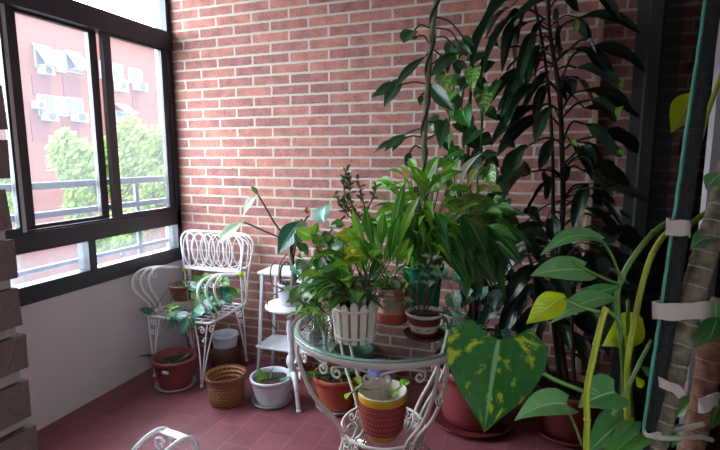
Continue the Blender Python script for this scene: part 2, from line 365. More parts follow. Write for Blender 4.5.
# ------------------------------------------------------------------ sliding glass door on the right
dr=thing('door_1',None,None,(RX,-.95,0),kind='structure')
b=MB(); b.box((RX-.085,-.012,0),(RX+.005,-.0005,2.4)); b.box((RX-.04,-.075,0),(RX+.02,-.013,2.4)); b.box((RX-.02,-1.95,0),(RX+.05,-.075,.05)); b.box((RX-.02,-1.95,2.33),(RX+.05,-.075,2.4))
b.box((RX-.02,-1.95,.05),(RX+.05,-1.9,2.33)); b.build('door_frame',M_dframe,dr)
b=MB(); b.box((RX+.008,-.905,.05),(RX+.016,-.076,2.33)); b.build('pane',M_doorglass,dr)
b=MB(); b.box((RX+.008,-1.899,.05),(RX+.016,-.956,2.33)); b.build('pane',M_doorglass,dr)
b=MB(); b.box((RX-.015,-.955,.051),(RX+.03,-.906,2.329)); b.build('sash_profile',plain('profile_reflected_white',srgb(214,216,224),.4),dr)  # white base colour stands in for a bright reflection on the profile
# tan conduit fixed upright on the brick
b=MB(); b.box((2.535,-.022,0),(2.560,-.0005,2.6)); struct(b,'trim_1',M_cable)

# ------------------------------------------------------------------ outside
M_facade = plain('facade_pink', srgb(118,72,66), .9, var=.08, scale=3)
M_facdark = plain('facade_rose_panel', srgb(102,60,66), .9, var=.08)
M_facyel = plain('facade_lit_side', srgb(196,182,138), .9)  # pale yellow puts the light on the side wall into its colour
M_white = plain('outside_white', srgb(160,164,168), .8)
M_glassout = plain('window_shade_grey', srgb(84,100,116), .3)
M_awn = plain('awning_cloth', srgb(176,178,180), .9)
M_acgrey = plain('conditioner_grey', srgb(70,74,80), .6)
M_street = plain('street_pale', srgb(92,86,86), .9)
M_rail = plain('railing_paint', srgb(62,68,104), .45, .1, var=.05)
M_crown = leafmat('tree_leaf', srgb(92,116,50), srgb(130,150,74), trans=.35, rough=.6)
M_bark = plain('bark', srgb(96,80,68), .9, bump=.6)
FX=-23.0
def fw(px,py): p=W(px,py,X=FX); return p.y,p.z
b=MB(); b.box((-60,-30,-6.2),(-.3,70,-6.0)); struct(b,'ground_street',M_street)
bl=thing('apartment_building','pink apartment block across the street with white awnings and air conditioners','building',(FX,16,-6))
ytop=fw(60,20)[1]; yend=fw(157,90)[0]
b=MB(); b.box((FX-9,-6,-6),(FX,yend,ytop)); b.build('wall',M_facade,bl)
b=MB(); b.box((FX-9.2,-6,ytop),(FX+.25,yend+.1,ytop+.28)); b.build('parapet',M_white,bl)
b=MB(); b.box((FX-9,yend+.001,-6),(FX-.2,yend+1.4,ytop-.4)); b.build('lit_side_strip',M_facyel,bl)
def rect(name,mat,l,t,r,bt,d=.12,par=bl):
    ya,_=fw(l,(t+bt)/2); yb,_=fw(r,(t+bt)/2); _,zt=fw((l+r)/2,t); _,zb=fw((l+r)/2,bt)
    b=MB(); b.box((FX+.002,min(ya,yb),min(zt,zb)),(FX+d,max(ya,yb),max(zt,zb))); return b.build(name,mat,par)
def win_out(l,t,r,bt):
    f=rect('window',M_white,l-1,t-1,r+1,bt+1,.10)
    ya,_=fw(l,(t+bt)/2); yb,_=fw(r,(t+bt)/2); _,zt=fw((l+r)/2,t); _,zb=fw((l+r)/2,bt)
    b=MB(); b.box((FX+.101,ya,zb),(FX+.14,(ya+yb)/2-.05,zt)); b.box((FX+.101,(ya+yb)/2+.05,zb),(FX+.14,yb,zt)); b.build('window_pane',M_glassout,f)
for l,t,r,bt in ((32,76,50,96),(63,77,80,98),(31,112,49,142),(132,91,138,109),(63,122,80,150),(0,126,14,146)): rect('wall_panel',M_facdark,l,t,r,bt,.04)
for l,t,r,bt in ((35,50,51,68),(66,55,80,72),(38,96,52,115),(66,99,81,115),(112,65,121,80),(129,70,140,83),(1,92,13,112),(100,62,105,78),(116,112,126,122),(-14,90,-4,112)): win_out(l,t,r,bt)
for l,t,r,bt in ((53,51,64,72),(53,97,65,116),(0,40,9,70)): rect('shutter',M_white,l,t,r,bt,.16)
def awning(l,t,r,bt):
    ya,_=fw(l,t); yb,_=fw(r,t); zt=fw((l+r)/2,t)[1]; zb=fw((l+r)/2,bt)[1]; b=MB()
    b.add([(FX+.05,ya,zt),(FX+.05,yb,zt),(FX+1.0,yb,zb),(FX+1.0,ya,zb),(FX+.05,ya,zt-.05),(FX+.05,yb,zt-.05),(FX+1.0,yb,zb-.05),(FX+1.0,ya,zb-.05)],[(0,1,2,3),(7,6,5,4),(0,4,5,1),(3,2,6,7),(0,3,7,4),(1,5,6,2)],smooth=False)
    for y in (ya+.05,yb-.05): b.tube([(FX+.05,y,zb-.05),(FX+1.0,y,zb-.03)],.03,6,raw=True)
    b.build('awning',M_awn,bl)
awning(31.5,45,50,66); awning(63.5,51,79,70); awning(114,104,126,113)
def aircon(l,t,r,bt):
    a=rect('air_conditioner',M_white,l,t,r,bt,.45)
    cy,cz=fw((l+r)/2,(t+bt)/2); b=MB(); R=(fw(l,t)[0]-fw(r,t)[0]); R=abs(R)*.27
    pts=[(FX+.452,cy+R*math.cos(q*PI/8),cz+R*math.sin(q*PI/8)) for q in range(16)]
    b.add(pts+[(p[0]+.03,p[1],p[2]) for p in pts],[tuple(range(16,32))]+[(i,(i+1)%16,16+(i+1)%16,16+i) for i in range(16)],smooth=False); b.build('fan_grille',M_acgrey,a)
for q in ((37,67,49,75),(31,101,40,109),(40,112,53,121),(70,113,83,122),(114,80,123,92),(132,83,143,91),(0,112,10,121)): aircon(*q)

def tree(lab,cx,cy,cz,rx,ry,rz,n,base=-6.0,seed=1,size=.16):
    r=random.Random(seed); t=thing('street_tree',lab,'tree',(cx,cy,base),'trees across the street')
    b=MB()
    blobs=[(V((cx,cy,cz)),V((rx,ry,rz))*.6)]+[(V((cx+r.uniform(-.6,.6)*rx,cy+r.uniform(-.6,.6)*ry,cz+r.uniform(-.55,.6)*rz)),V((rx,ry,rz))*r.uniform(.18,.42)) for _ in range(22)]
    for i in range(n):
        c,R=r.choice(blobs); d=V((r.gauss(0,1),r.gauss(0,1),r.gauss(0,1))).normalized()*r.uniform(.55,1.15)
        p=c+V((d.x*R.x,d.y*R.y,d.z*R.z)); q=V((r.gauss(0,1),r.gauss(0,1),r.gauss(0,.6))).normalized(); s=size*r.uniform(.6,1.4)
        u=q.orthogonal().normalized(); w=q.cross(u)
        b.add([p-u*s,p-w*s*.45+q*s*.1,p+u*s,p+w*s*.45+q*s*.1],[(0,1,2,3)],[(.2,0),(.7,.3),(.8,.9),(.9,.4)],var=r.random(),smooth=False)
    b.build('crown',M_crown,t)
    b=MB(); b.tube([(cx,cy,base),(cx+.1,cy,base+2),(cx,cy+.1,cz-rz*.3),(cx,cy,cz+rz*.4)],[.22,.18,.12,.04],8)
    for k in range(5): a=k*1.26; b.tube([(cx,cy,cz-rz*.5),(cx+rx*.3*math.cos(a),cy+ry*.3*math.sin(a),cz),(cx+rx*.55*math.cos(a),cy+ry*.55*math.sin(a),cz+rz*.4)],[.09,.05,.02],6)
    b.build('trunk',M_bark,t)
def tr_at(lab,px,py,X,wpx,hpx,n,seed,size):
    c=W(px,py,X=X); k=ppm(c); tree(lab,c.x,c.y,c.z,wpx/k*.8,wpx/k*.75,hpx/k,n,seed=seed,size=size)
tr_at('leafy green tree behind the middle sash of the window, in front of the pink block',84,178,-11,36,52,5200,3,.15)
tr_at('leafy green tree nearest the brick wall, filling the right sash of the window',148,172,-12,40,58,6500,5,.16)
tr_at('small green tree showing in the narrow leftmost sash beside the brick pier',2,180,-10,16,45,2000,8,.13)
tr_at('low round tree behind the railing in the right lower pane',120,232,-9,34,26,3200,9,.13)
# balcony railing just outside the glass
rl=thing('balcony_railing','blue grey metal railing of horizontal bars just outside the window','railing',(-.15,-.8,.66))
def bar(z,h,x=-.15,d=.03): 
    b=MB(); b.bbox((x-d/2,-3.4,z-h/2),(x+d/2,1.2,z+h/2)); b.build('rail',M_rail,rl)
bar(1.20,.038); bar(1.047,.034); bar(.765,.026)
for y in (-1.65,-.22,1.1):
    b=MB(); b.bbox((-.162,y-.014,.661),(-.138,y+.014,1.18)); b.build('post',M_rail,rl)
# ------------------------------------------------------------------ white wrought iron furniture
M_iron = plain('white_iron', srgb(246,245,248), .45, var=.06, scale=40)
M_ironc = plain('cream_iron', srgb(224,214,208), .5, var=.08, scale=40)
M_tie = plain('lime_tie', srgb(176,220,30), .5)
M_wood = plain('white_painted_wood', srgb(214,216,224), .5, var=.04)
def spiral(c, u, v, r0, turns, a0=0.0, n=None, shrink=.12):
    """points of a flat spiral around c in plane (u,v), from outer radius r0 inwards"""
    n=n or int(turns*10); out=[]
    for i in range(n+1):
        t=i/n; a=a0+turns*2*PI*t; r=r0*(1-(1-shrink)*t); out.append(V(c)+V(u)*r*math.cos(a)+V(v)*r*math.sin(a))
    return out
ch=thing('iron_armchair','white wrought-iron armchair with looped back in the corner under the window','armchair',(.31,-.26,0))
sz=.395
SX0,SX1,SY0,SY1=.085,.555,-.455,-.085
b=MB()
loop=[(SX0+.04,SY0,sz),(SX1-.04,SY0,sz),(SX1-.01,SY0+.012,sz),(SX1,SY0+.05,sz),(SX1-.012,SY1-.04,sz),(SX1-.05,SY1,sz),(SX0+.05,SY1,sz),(SX0+.012,SY1-.04,sz),(SX0,SY0+.05,sz),(SX0+.01,SY0+.012,sz)]
b.tube(loop,.008,8,closed=True)
for k in range(6):
    y=SY0+.06+k*.052; b.tube([(SX0+.008,y,sz),(.32,y,sz-.004),(SX1-.01,y,sz)],.0042,6)
for k in range(5):
    x=SX0+.08+k*.078; b.tube([(x,SY0+.004,sz),(x,-.27,sz-.004),(x,SY1-.004,sz)],.0042,6)
b.build('seat',M_iron,ch)
# legs: three bars gathered to a foot, with a small scroll between them
def leg(cx,cy,fx,fy,dx,dy):
    b=MB(); foot=V((fx,fy,.012))
    for (ox,oy) in ((0,0),(dx,0),(0,dy)):
        p=V((cx+ox,cy+oy,sz-.004)); m=p*.5+foot*.5+V((-ox*.12,-oy*.12,0)); b.tube([p,m,foot+V((ox*.06,oy*.06,0))],.0046,6)
    b.lathe([(.004,.0),(.011,.003),(.012,.01),(.006,.02)],(fx,fy,0),10)
    c=V((cx+dx*.45,cy,sz-.05)); ux=V((1,0,0))*(1 if dx>0 else -1)
    b.tube(spiral(c,ux,(0,0,1),.024,1.4,.3),.0035,6)
    b.tube(spiral(c+V((-dx*.16,0,-.055)),ux,(0,0,-1),.018,1.3,.3),.0035,6)
    c2=V((cx,cy+dy*.45,sz-.05)); b.tube(spiral(c2,(0,1 if dy>0 else -1,0),(0,0,1),.024,1.4,.3),.0035,6)
    b.build('leg',M_iron,ch)
leg(SX0+.01,SY0+.015,.125,-.450,.09,.08); leg(SX1-.02,SY0+.005,.490,-.468,-.09,.08)
leg(SX1-.01,SY1-.015,.535,-.062,-.07,-.08); leg(SX0+.01,SY1-.015,.105,-.062,.09,-.08)
# back: front loop, rail, rear loop, looped lattice
BY=-.10
def backloop(y,dx,sc,zb=.612,name='back_frame'):
    b=MB(); xl,xr=.098+dx,.538+dx
    pts=[(xl,y,zb),(xl-.006,y,zb+.10),(xl-.012,y,zb+.185),(xl+.012,y,zb+.235*sc),(xl+.07,y,zb+.256*sc),((xl+xr)/2,y,zb+.258*sc),(xr-.06,y,zb+.252*sc),(xr+.012,y,zb+.225*sc),(xr+.030,y,zb+.175),(xr+.015,y,zb+.09),(xr,y,zb)]
    b.tube(pts,.0062,8); return b
b=backloop(BY,0,1); 
for x in (.098,.538): b.tube([(x,BY,.62),(x-.003,BY+.01,.50),(x+.004,SY1-.01,sz)],.0065,6); b.tube([(x+.03,BY,.615),(x+.03,BY+.01,.50),(x+.025,SY1,sz)],.0055,6)
b.build('back_frame',M_iron,ch)
b=MB(); b.tube([(.098,BY,.615),(.32,BY,.612),(.538,BY,.618)],.0095,8); b.tube([(.10,BY,.63),(.32,BY,.627),(.536,BY,.633)],.004,6); b.build('back_rail',M_iron,ch)
b=MB(); y=BY+.055
pts=[(.545,y,.45),(.555,y,.56),(.575,y,.66),(.602,y,.765),(.598,y,.815),(.56,y,.848),(.50,y,.858),(.30,y,.862),(.12,y,.85),(.09,y,.81),(.098,y,.70),(.10,y,.56),(.10,y,.45)]
b.tube(pts,.0065,8); b.tube([(.542,y+.004,.62),(.565,y,.74),(.56,y,.80),(.50,y,.835)],.005,6)
for x in (.545,.10): b.tube([(x,y,.45),(x,(y+SY1)/2,.41),(x,SY1,sz)],.006,6)
b.build('rear_hoop',M_iron,ch)
def lattice(y,x0,x1,n,z0,z1,r):
    b=MB(); st=(x1-x0)/n
    for k in range(n):
        cx=x0+(k+.5)*st; a=st*.86; pts=[]
        for q in range(16):
            t=2*PI*q/16; pts.append((cx+a*math.cos(t)*(1+.0*math.sin(t)),y+(k%2)*.004,(z0+z1)/2+(z1-z0)/2*math.sin(t)*(1.0)))
        b.tube(pts,r,6,closed=True,sub=2)
    return b
lattice(BY,.125,.525,6,.630,.85,.0045).build('lattice',M_iron,ch)
lattice(BY+.055,.15,.56,5,.63,.845,.0038).build('lattice',M_iron,ch)
# arms: three tubes each, rolling forward and down to the seat
def arm(xs,yb,zb):
    b=MB()
    for k,x in enumerate(xs):
        f=k*.048; z=zb-k*.004
        pts=[(xs[0],yb,zb),(x,-.24,z+.038),(x,-.38+f*.6,z+.058),(x,-.47+f,z+.045),(x,-.505+f,z-.0),(x,-.49+f,z-.06),(x,-.43+f*.8,z-.125),(x,-.385+f*.6,z-.175),(x,-.375+f*.5,sz)]
        b.tube(pts,.0072,8)
        b.tube(spiral((x,-.448+f,z+.018),(0,1,0),(0,0,1),.026,1.0,2.0),.0034,6)
    b.tube([(xs[0],-.40,zb+.052),(xs[-1],-.33,zb+.048)],.004,6)
    b.build('arm',M_iron,ch)
arm((.055,.070,.085),BY,.612); arm((.525,.545,.565),BY,.60)
for x in (.10,.54):
    b=MB(); b.lathe([(.004,-.017),(.013,-.014),(.0155,0),(.013,.014),(.004,.017)],(x,BY,.605),12)
    b.tube([(x,BY-.012,.60),(x+.012,BY-.03,.597),(x+.022,BY-.028,.59)],.003,5); tag(b.build('tie',M_tie,ch),'lime green plastic tie')

# second iron seat whose rolled arm end just enters the frame at the bottom
A=W(165,429,Z=.47); B=W(190,438,Z=.47)
fs=thing('iron_footstool','white wrought-iron footstool with rolled scroll end, cut off by the bottom edge','footstool',(A.x-.02,A.y-.22,0))
ax=(B-A); ax.z=0; L=ax.length; ax.normalize(); dn=V((-.55,-.83,0)).normalized()
b=MB()
for o in (A,B):
    p=[o+dn*.0+V((0,0,-.03))+ax*.0, o+V((0,0,0)), o+dn*.035+V((0,0,.002)), o+dn*.08+V((0,0,-.022)), o+dn*.14+V((0,0,-.075)), o+dn*.25+V((0,0,-.11)), o+dn*.42+V((0,0,-.11)), o+dn*.5+V((0,0,-.05)),o+dn*.52+V((0,0,-.09))]
    p[0]=o-dn*.018+V((0,0,-.035)); b.tube([o-dn*.012+V((0,0,-.12))]+p,.0075,8)
b.build('side_rail',M_iron,fs)
b=MB(); n=8
for k,q in enumerate((0.0,)):
    a0=A+dn*.012+V((0,0,.004)); b0=B+dn*.012+V((0,0,.004)); w=dn*.016
    b.add([a0-w,a0+w,b0+w,b0-w]+[x+V((0,0,-.005)) for x in (a0-w,a0+w,b0+w,b0-w)],[(0,1,2,3),(7,6,5,4),(0,4,5,1),(1,5,6,2),(2,6,7,3),(3,7,4,0)],smooth=False)
b.tube(spiral((A+B)/2+dn*.055+V((0,0,-.02)),ax,(0,0,1),.028,1.2,.6),.0045,6)
b.build('end_scroll',M_iron,fs)
b=MB()
for k in range(7):
    s=.12+k*.055; b.tube([A+dn*s+V((0,0,-.10)),B+dn*s+V((0,0,-.10))],.005,6,raw=True)
b.build('seat',M_iron,fs)
for o in (A,B):
    for s in (-.012,.5):
        b=MB(); b.tube([o+dn*s+V((0,0,-.10)),V((o.x,o.y,.2))+dn*(s*.95),V((o.x,o.y,.0))+dn*(s*1.05)],.0075,8); b.build('leg',M_iron,fs)

# ------------------------------------------------------------------ round glass-topped table
TC=V((1.745,-.925,0)); TR=.362; TZ=.70
M_glass=glassmat('table_glass',(.86,.94,.92),1.5,.0); M_gedge=glassmat('table_glass_edge',(.22,.50,.46),1.6,.05,haze=.35,hazecol=(.25,.55,.5))
tb=thing('glass_top_table','round glass-topped white iron table with scrollwork and curved legs, in the middle','table',TC)
b=MB(); b.lathe([(0,TZ-.009),(TR-.004,TZ-.009),(TR,TZ-.006,1),(TR,TZ-.002,1),(TR-.003,TZ),(0,TZ)],TC,72); b.build('glass_top',[M_glass,M_gedge],tb)
b=MB(); r0=TR-.022; b.lathe([(r0-.006,TZ-.037),(r0+.006,TZ-.037),(r0+.010,TZ-.033),(r0+.010,TZ-.0125),(r0+.006,TZ-.0095),(r0-.012,TZ-.0095),(r0-.006,TZ-.037)],TC,72); b.build('top_ring',M_ironc,tb)
LEGA=[math.radians(a) for a in (215,322,48,140)]
def rp(a,r,z): return TC+V((r*math.cos(a),r*math.sin(a),z))
for a in LEGA:
    b=MB()
    for s in (-1,1):
        da=.055*s
        pts=[rp(a+da,r0,TZ-.027),rp(a+da*1.1,r0+.004,.62),rp(a+da*1.3,r0-.02,.52),rp(a+da*1.6,.27,.41),rp(a+da*2.0,.19,.30),rp(a+da*2.2,.165,.22),rp(a+da*1.8,.20,.12),rp(a+da*1.3,.27,.05),rp(a+da,.31,.008)]
        b.tube(pts,.0072,8)
    b.tube([rp(a-.06,r0-.005,.60),rp(a,r0+.012,.575),rp(a+.06,r0-.005,.60)],.004,6)
    b.tube(spiral(rp(a,.335,.525),(-math.sin(a),math.cos(a),0),(0,0,1),.022,1.5,1.57),.0038,6)
    b.lathe([(.0,.0),(.016,.0),(.018,.008),(.01,.018)],rp(a,.31,0),10)
    b.build('leg',M_ironc,tb)
def cscroll(b,ac,half,zt,rs):
    """C scroll hung from the ring: springs from the middle of the ring and curls inward at both ends"""
    R=r0-.002; pt=lambda u,z: rp(ac+u/R,R,z); zc=zt-.036; cl=half-rs
    right=[]
    for i in range(16):
        t=i/15; a=.25*PI-2*PI*1.15*t; r=rs*(1-.78*t); right.append((cl+r*math.cos(a),zc+r*math.sin(a)))
    ctr=[(-half*.42,zt-.009),(0,zt-.004),(half*.42,zt-.009)]
    b.tube([pt(-x,z) for x,z in reversed(right)]+[pt(x,z) for x,z in ctr]+[pt(x,z) for x,z in right],.0042,6,sub=3)
for i,a in enumerate(LEGA):
    nx=LEGA[(i+1)%4]; span=(nx-a)%(2*PI); n=3 if span>1.6 else 2; half=min(.078,(span*r0-.10)/n/2)
    for q in range(n):
        b=MB(); cscroll(b,a+.16+(span-.32)*(q+.5)/n,half,TZ-.036,.022); b.build('apron_scroll',M_ironc,tb)
b=MB()
pts=[rp(t*PI/8,.168,.268) for t in range(16)]; b.tube(pts,.006,8,closed=True,sub=3)
pts=[rp(t*PI/8,.160,.215) for t in range(16)]; b.tube(pts,.006,8,closed=True,sub=3)
b.build('lower_ring',M_ironc,tb)
for i in range(8):
    a=LEGA[0]+.4+i*PI/4; tn=V((-math.sin(a),math.cos(a),0)); R=.166; b=MB(); ce=rp(a,R,.243)
    sp=lambda s: spiral(ce+tn*s*.030,tn*s,(0,0,1),.024,1.3,PI*.9)
    b.tube(list(reversed(sp(-1)))+[ce+V((0,0,.012))]+sp(1),.0038,6,sub=2); b.build('lower_scroll',M_ironc,tb)
b=MB(); b.lathe([(0,.221),(.156,.221),(.156,.2275),(0,.2275)],TC,48); b.build('lower_shelf',M_glass,tb)

# ------------------------------------------------------------------ white step shelf by the brick wall
sh=thing('step_shelf','white painted wooden step shelf standing against the brick behind the pedestal','shelf',(.94,-.12,0))
SX=.045
b=MB(); b.bbox((.70+SX,-.235,.650),(1.13+SX,-.03,.668)); b.build('shelf_board',M_wood,sh)
b=MB(); b.bbox((.68+SX,-.25,.190),(1.15+SX,-.03,.206)); b.build('shelf_board',M_wood,sh)
for x,s in ((.725+SX,-1),(1.105+SX,1)):
    for y in (-.215,-.05):
        b=MB(); pt=[(x,y,.650),(x+s*.045,y+(-.015 if y<-.1 else 0),.0)]
        def sq(c,h): return [(c[0]-h,c[1]-h,c[2]),(c[0]+h,c[1]-h,c[2]),(c[0]+h,c[1]+h,c[2]),(c[0]-h,c[1]+h,c[2])]
        b.add(sq(pt[1],.008)+sq(pt[0],.009),[(3,2,1,0),(4,5,6,7),(0,1,5,4),(1,2,6,5),(2,3,7,6),(3,0,4,7)],smooth=False); b.build('leg',M_wood,sh)

# ------------------------------------------------------------------ turned white pedestal
pc=W(297,385,Z=.06); PX,PY=1.072,-.43
pd=thing('pedestal_stand','white turned wooden pedestal with round top between the step shelf and the table','plant stand',(PX,PY,0))
b=MB(); b.lathe([(0,.538),(.11,.538),(.132,.542),(.139,.550),(.135,.560),(0,.562)],(PX,PY,0),48); b.build('round_top',M_wood,pd)
b=MB(); b.lathe([(.020,.125),(.030,.135),(.033,.150),(.022,.165),(.018,.19),(.030,.215),(.034,.235),(.028,.26),(.018,.28),(.022,.29),(.018,.30),(.023,.36),(.028,.42),(.024,.46),(.017,.475),(.028,.485),(.02,.497),(.03,.515),(.045,.537)],(PX,PY,0),24); b.build('column',M_wood,pd)
for a in (-.85,1.1,2.25):
    d=V((math.cos(a),math.sin(a),0)); o=V((PX,PY,0)); b=MB()
    b.tube([o+d*.012+V((0,0,.165)),o+d*.05+V((0,0,.165)),o+d*.085+V((0,0,.12)),o+d*.10+V((0,0,.06)),o+d*.125+V((0,0,.012))],[.017,.017,.014,.011,.011],10); b.lathe([(0,0),(.014,0),(.016,.007),(.01,.016)],o+d*.125,10); b.build('foot',M_wood,pd)
# ------------------------------------------------------------------ pots, saucers, baskets
M_brown = plain('brown_plastic', srgb(112,62,52), .45, var=.06)
M_redp = plain('red_brown_plastic', srgb(128,58,56), .42, var=.06)
M_terra = plain('terracotta', srgb(176,84,62), .7, var=.1, bump=.2)
M_bigred = plain('rose_plastic', srgb(142,66,70), .45, var=.05)
M_whitep = plain('white_ceramic', srgb(206,208,220), .3, var=.03)
M_greyw = plain('grey_white_plastic', srgb(186,182,186), .5, var=.05)
M_black = plain('black_plastic', srgb(34,32,34), .5)
M_soil = plain('soil', srgb(52,40,34), .95, var=.4, scale=80, bump=1.0)
M_teal = plain('bottle_green_glaze', srgb(18,112,88), .25, var=.1)
M_dgreen = plain('dark_green_plastic', srgb(44,92,76), .5)
M_cream = plain('cream_glaze', srgb(214,200,184), .45, var=.08)
M_maroon = plain('maroon_glaze', srgb(112,44,44), .4, var=.1)
M_dsaucer = plain('dark_brown_saucer', srgb(78,42,40), .35)
M_yellow = plain('yellow_glaze', srgb(216,164,44), .45, var=.06)
M_redrib = plain('red_knit_glaze', srgb(158,56,54), .6, var=.12)
M_picket = plain('picket_wood_white', srgb(240,226,212), .65, var=.1, scale=30, bump=.3)
M_picket2 = plain('picket_gap_pink', srgb(150,116,104), .7, var=.1)
M_blue = plain('blue_glaze', srgb(56,72,190), .35, var=.3, scale=60, col2=srgb(170,180,220))
M_paper = plain('white_card', srgb(206,206,214), .7)
M_ink = plain('grey_print', srgb(120,124,140), .7)
M_water = glassmat('jar_glass',(.93,.97,.96),1.45)
def wickermat(name,c1,c2):
    m,t,out=nt(name); L=t.links.new; uv=node(t,'UVMap',uv_map='UVMap'); sep=node(t,'SeparateXYZ'); L(uv.outputs[0],sep.inputs[0])
    def sn(s,f,ph=None):
        a=node(t,'Math',operation='MULTIPLY'); L(s,a.inputs[0]); a.inputs[1].default_value=f; last=a.outputs[0]
        if ph: q=node(t,'Math',operation='ADD'); L(last,q.inputs[0]); L(ph,q.inputs[1]); last=q.outputs[0]
        b=node(t,'Math',operation='SINE'); L(last,b.inputs[0]); return b.outputs[0]
    fl=node(t,'Math',operation='MULTIPLY'); L(sep.outputs[1],fl.inputs[0]); fl.inputs[1].default_value=44; f2=node(t,'Math',operation='FLOOR'); L(fl.outputs[0],f2.inputs[0]); ph=node(t,'Math',operation='MULTIPLY'); L(f2.outputs[0],ph.inputs[0]); ph.inputs[1].default_value=PI
    a=sn(sep.outputs[0],2*PI*24,ph.outputs[0]); b=sn(sep.outputs[1],2*PI*44)
    s=node(t,'Math',operation='MULTIPLY_ADD'); L(a,s.inputs[0]); s.inputs[1].default_value=.5; L(b,s.inputs[2])
    mr=node(t,'MapRange'); mr.inputs[1].default_value=-1.3; mr.inputs[2].default_value=1.0; L(s.outputs[0],mr.inputs[0])
    mx=node(t,'Mix',data_type='RGBA'); mx.inputs[6].default_value=c4(c1); mx.inputs[7].default_value=c4(c2); L(mr.outputs[0],mx.inputs[0])
    p=node(t,'BsdfPrincipled'); p.inputs['Roughness'].default_value=.6; L(mx.outputs[2],p.inputs['Base Color'])
    bp=node(t,'Bump'); bp.inputs['Strength'].default_value=.8; bp.inputs['Distance'].default_value=.004; L(s.outputs[0],bp.inputs['Height']); L(bp.outputs[0],p.inputs['Normal']); L(p.outputs[0],out.inputs[0]); return m
M_wick=wickermat('wicker',srgb(92,52,30),srgb(184,122,76))
M_wick2=wickermat('wicker_dark',srgb(74,44,36),srgb(140,90,66))

def shell(rb,rt,h,rim=.012,rimh=.02,wall=.006,fn=None):
    p=[(rb*.9,0),(rb,.004)]
    for i in range(1,6): t=i/6; p.append((rb+(rt-rb)*t,h*t*(1-rimh/h)))
    p+=[(rt-.001,h-rimh),(rt+rim*.5,h-rimh+.002),(rt+rim*.5,h-.002),(rt+rim*.2,h),(rt-wall,h-.002),(rt-wall-.002,h*.7),(rb*.9,.012),(0,.012)]
    return p
def potted(name,label,cat,loc,rb,rt,h,mat,group=None,soil=.8,rim=.012,rimh=.02,potname='pot',prof=None):
    t=thing(name,label,cat,loc,group); b=MB(); b.lathe(prof or shell(rb,rt,h,rim,rimh),loc,40); b.build(potname,mat,t)
    if soil:
        b=MB(); r=(rb+(rt-rb)*soil)-.008; z=h*soil
        b.lathe([(0,z+.004),(r*.5,z+.006),(r,z),(r,z-.012),(0,z-.012)][::-1],loc,28,fn=lambda r_,z_,a,i:(r_,z_+.003*math.sin(a*5+i))); b.build('soil',M_soil,t)
    return t
def saucer(label,loc,r,mat,h=.022,group=None):
    b=MB(); b.lathe([(r*.8,0),(r*.86,.001),(r,h),(r-.004,h),(r*.84,.007),(0,.007)],loc,40); return top(b,'saucer',mat,loc,label,'saucer',group)
def up(p,z): return V((p.x,p.y,p.z+z))

P_red=W(176,385,Z=0);  saucer('off-white saucer under the red-brown pot by the left wall',P_red,.118,M_greyw)
pot_red=potted('potted_orchid','red-brown plastic pot by the left wall with a few limp strap leaves','potted plant',up(P_red,.008),.090,.122,.178,M_redp,soil=.72,rim=.016,rimh=.026)
b=MB(); c=up(P_red,.008)+V((.05,-.134,.135)); b.bbox(c-V((.02,.004,.008)),c+V((.02,.006,.008)),.002); b.build('label_tab',M_greyw,pot_red)
P_bas=W(227,401,Z=0); b=MB(); b.lathe([(.085,0),(.092,.004),(.098,.05),(.103,.11),(.106,.150),(.111,.152),(.112,.166),(.106,.168),(.100,.160),(.092,.06),(.085,.012),(0,.012)],P_bas,48,fn=lambda r,z,a,i:(r*(1+.012*math.sin(a*24+ i*PI)),z+(.004*math.cos(a-.6) if i>3 and i<9 else 0)))
top(b,'wicker_basket',M_wick,P_bas,'empty honey-brown wicker basket standing on the tiles in front of the armchair','basket')
P_bk=V((.425,-.135,0)); b=MB(); b.lathe([(.086,0),(.092,.004),(.103,.09),(.104,.135),(.098,.137),(.096,.09),(.084,.012),(0,.012)],P_bk,40,fn=lambda r,z,a,i:(r*(1+.012*math.sin(a*24+i*PI)),z)); top(b,'wicker_basket',M_wick2,P_bk,'dark wicker basket under the back of the armchair with a white pot in it','basket')
b=MB(); q=up(P_bk,.0125); b.lathe(shell(.062,.082,.195,.008,.02),q,36); top(b,'plant_pot',M_whitep,q,'white pot standing inside the dark wicker basket under the armchair','pot')

P_wh=W(272,401,Z=0); saucer('white saucer under the white pot in front of the pedestal',P_wh,.112,M_greyw)
pot_white=potted('potted_orchid','white pot on the floor with dark soil and one upright bright green leaf','potted plant',up(P_wh,.008),.083,.112,.145,M_whitep,soil=.82,rim=.01)
P_te=V((1.325,-.40,0)); saucer('grey saucer under the terracotta pot behind the table',P_te,.12,M_greyw)
pot_terra=potted('potted_aloe','terracotta pot of spiky green leaves on the floor, seen through the table legs','potted plant',up(P_te,.008),.088,.122,.185,M_terra,soil=.84,rim=.014,rimh=.03)
b=MB(); q=V((1.325,-.135,0)); b.lathe(shell(.09,.115,.23,.01,.03),q,32); top(b,'plant_pot',M_dgreen,q,'dark green plastic pot behind the terracotta pot by the brick wall','pot')
b=MB(); q=V((1.545,-.30,0)); b.lathe([(.06,0),(.078,.04),(.086,.11),(.076,.19),(.062,.225),(.068,.235),(.060,.236),(.056,.22),(.07,.11),(0,.012)],q,32); top(b,'ceramic_vase',M_blue,q,'blue and white ceramic vase on the floor behind the table','vase')
P_big=V((2.03,-.275,0)); saucer('wide dark red saucer under the large rose pot right of the table',P_big,.225,M_maroon,.03)
pot_big=potted('potted_pothos','large rose-red pot right of the table with a variegated climber on a thin pole','potted plant',up(P_big,.008),.15,.195,.30,M_bigred,soil=.85,rim=.018,rimh=.04)
P_r=V((2.485,-.245,0)); saucer('red saucer under the red pot by the glass door',P_r,.168,M_bigred,.028)
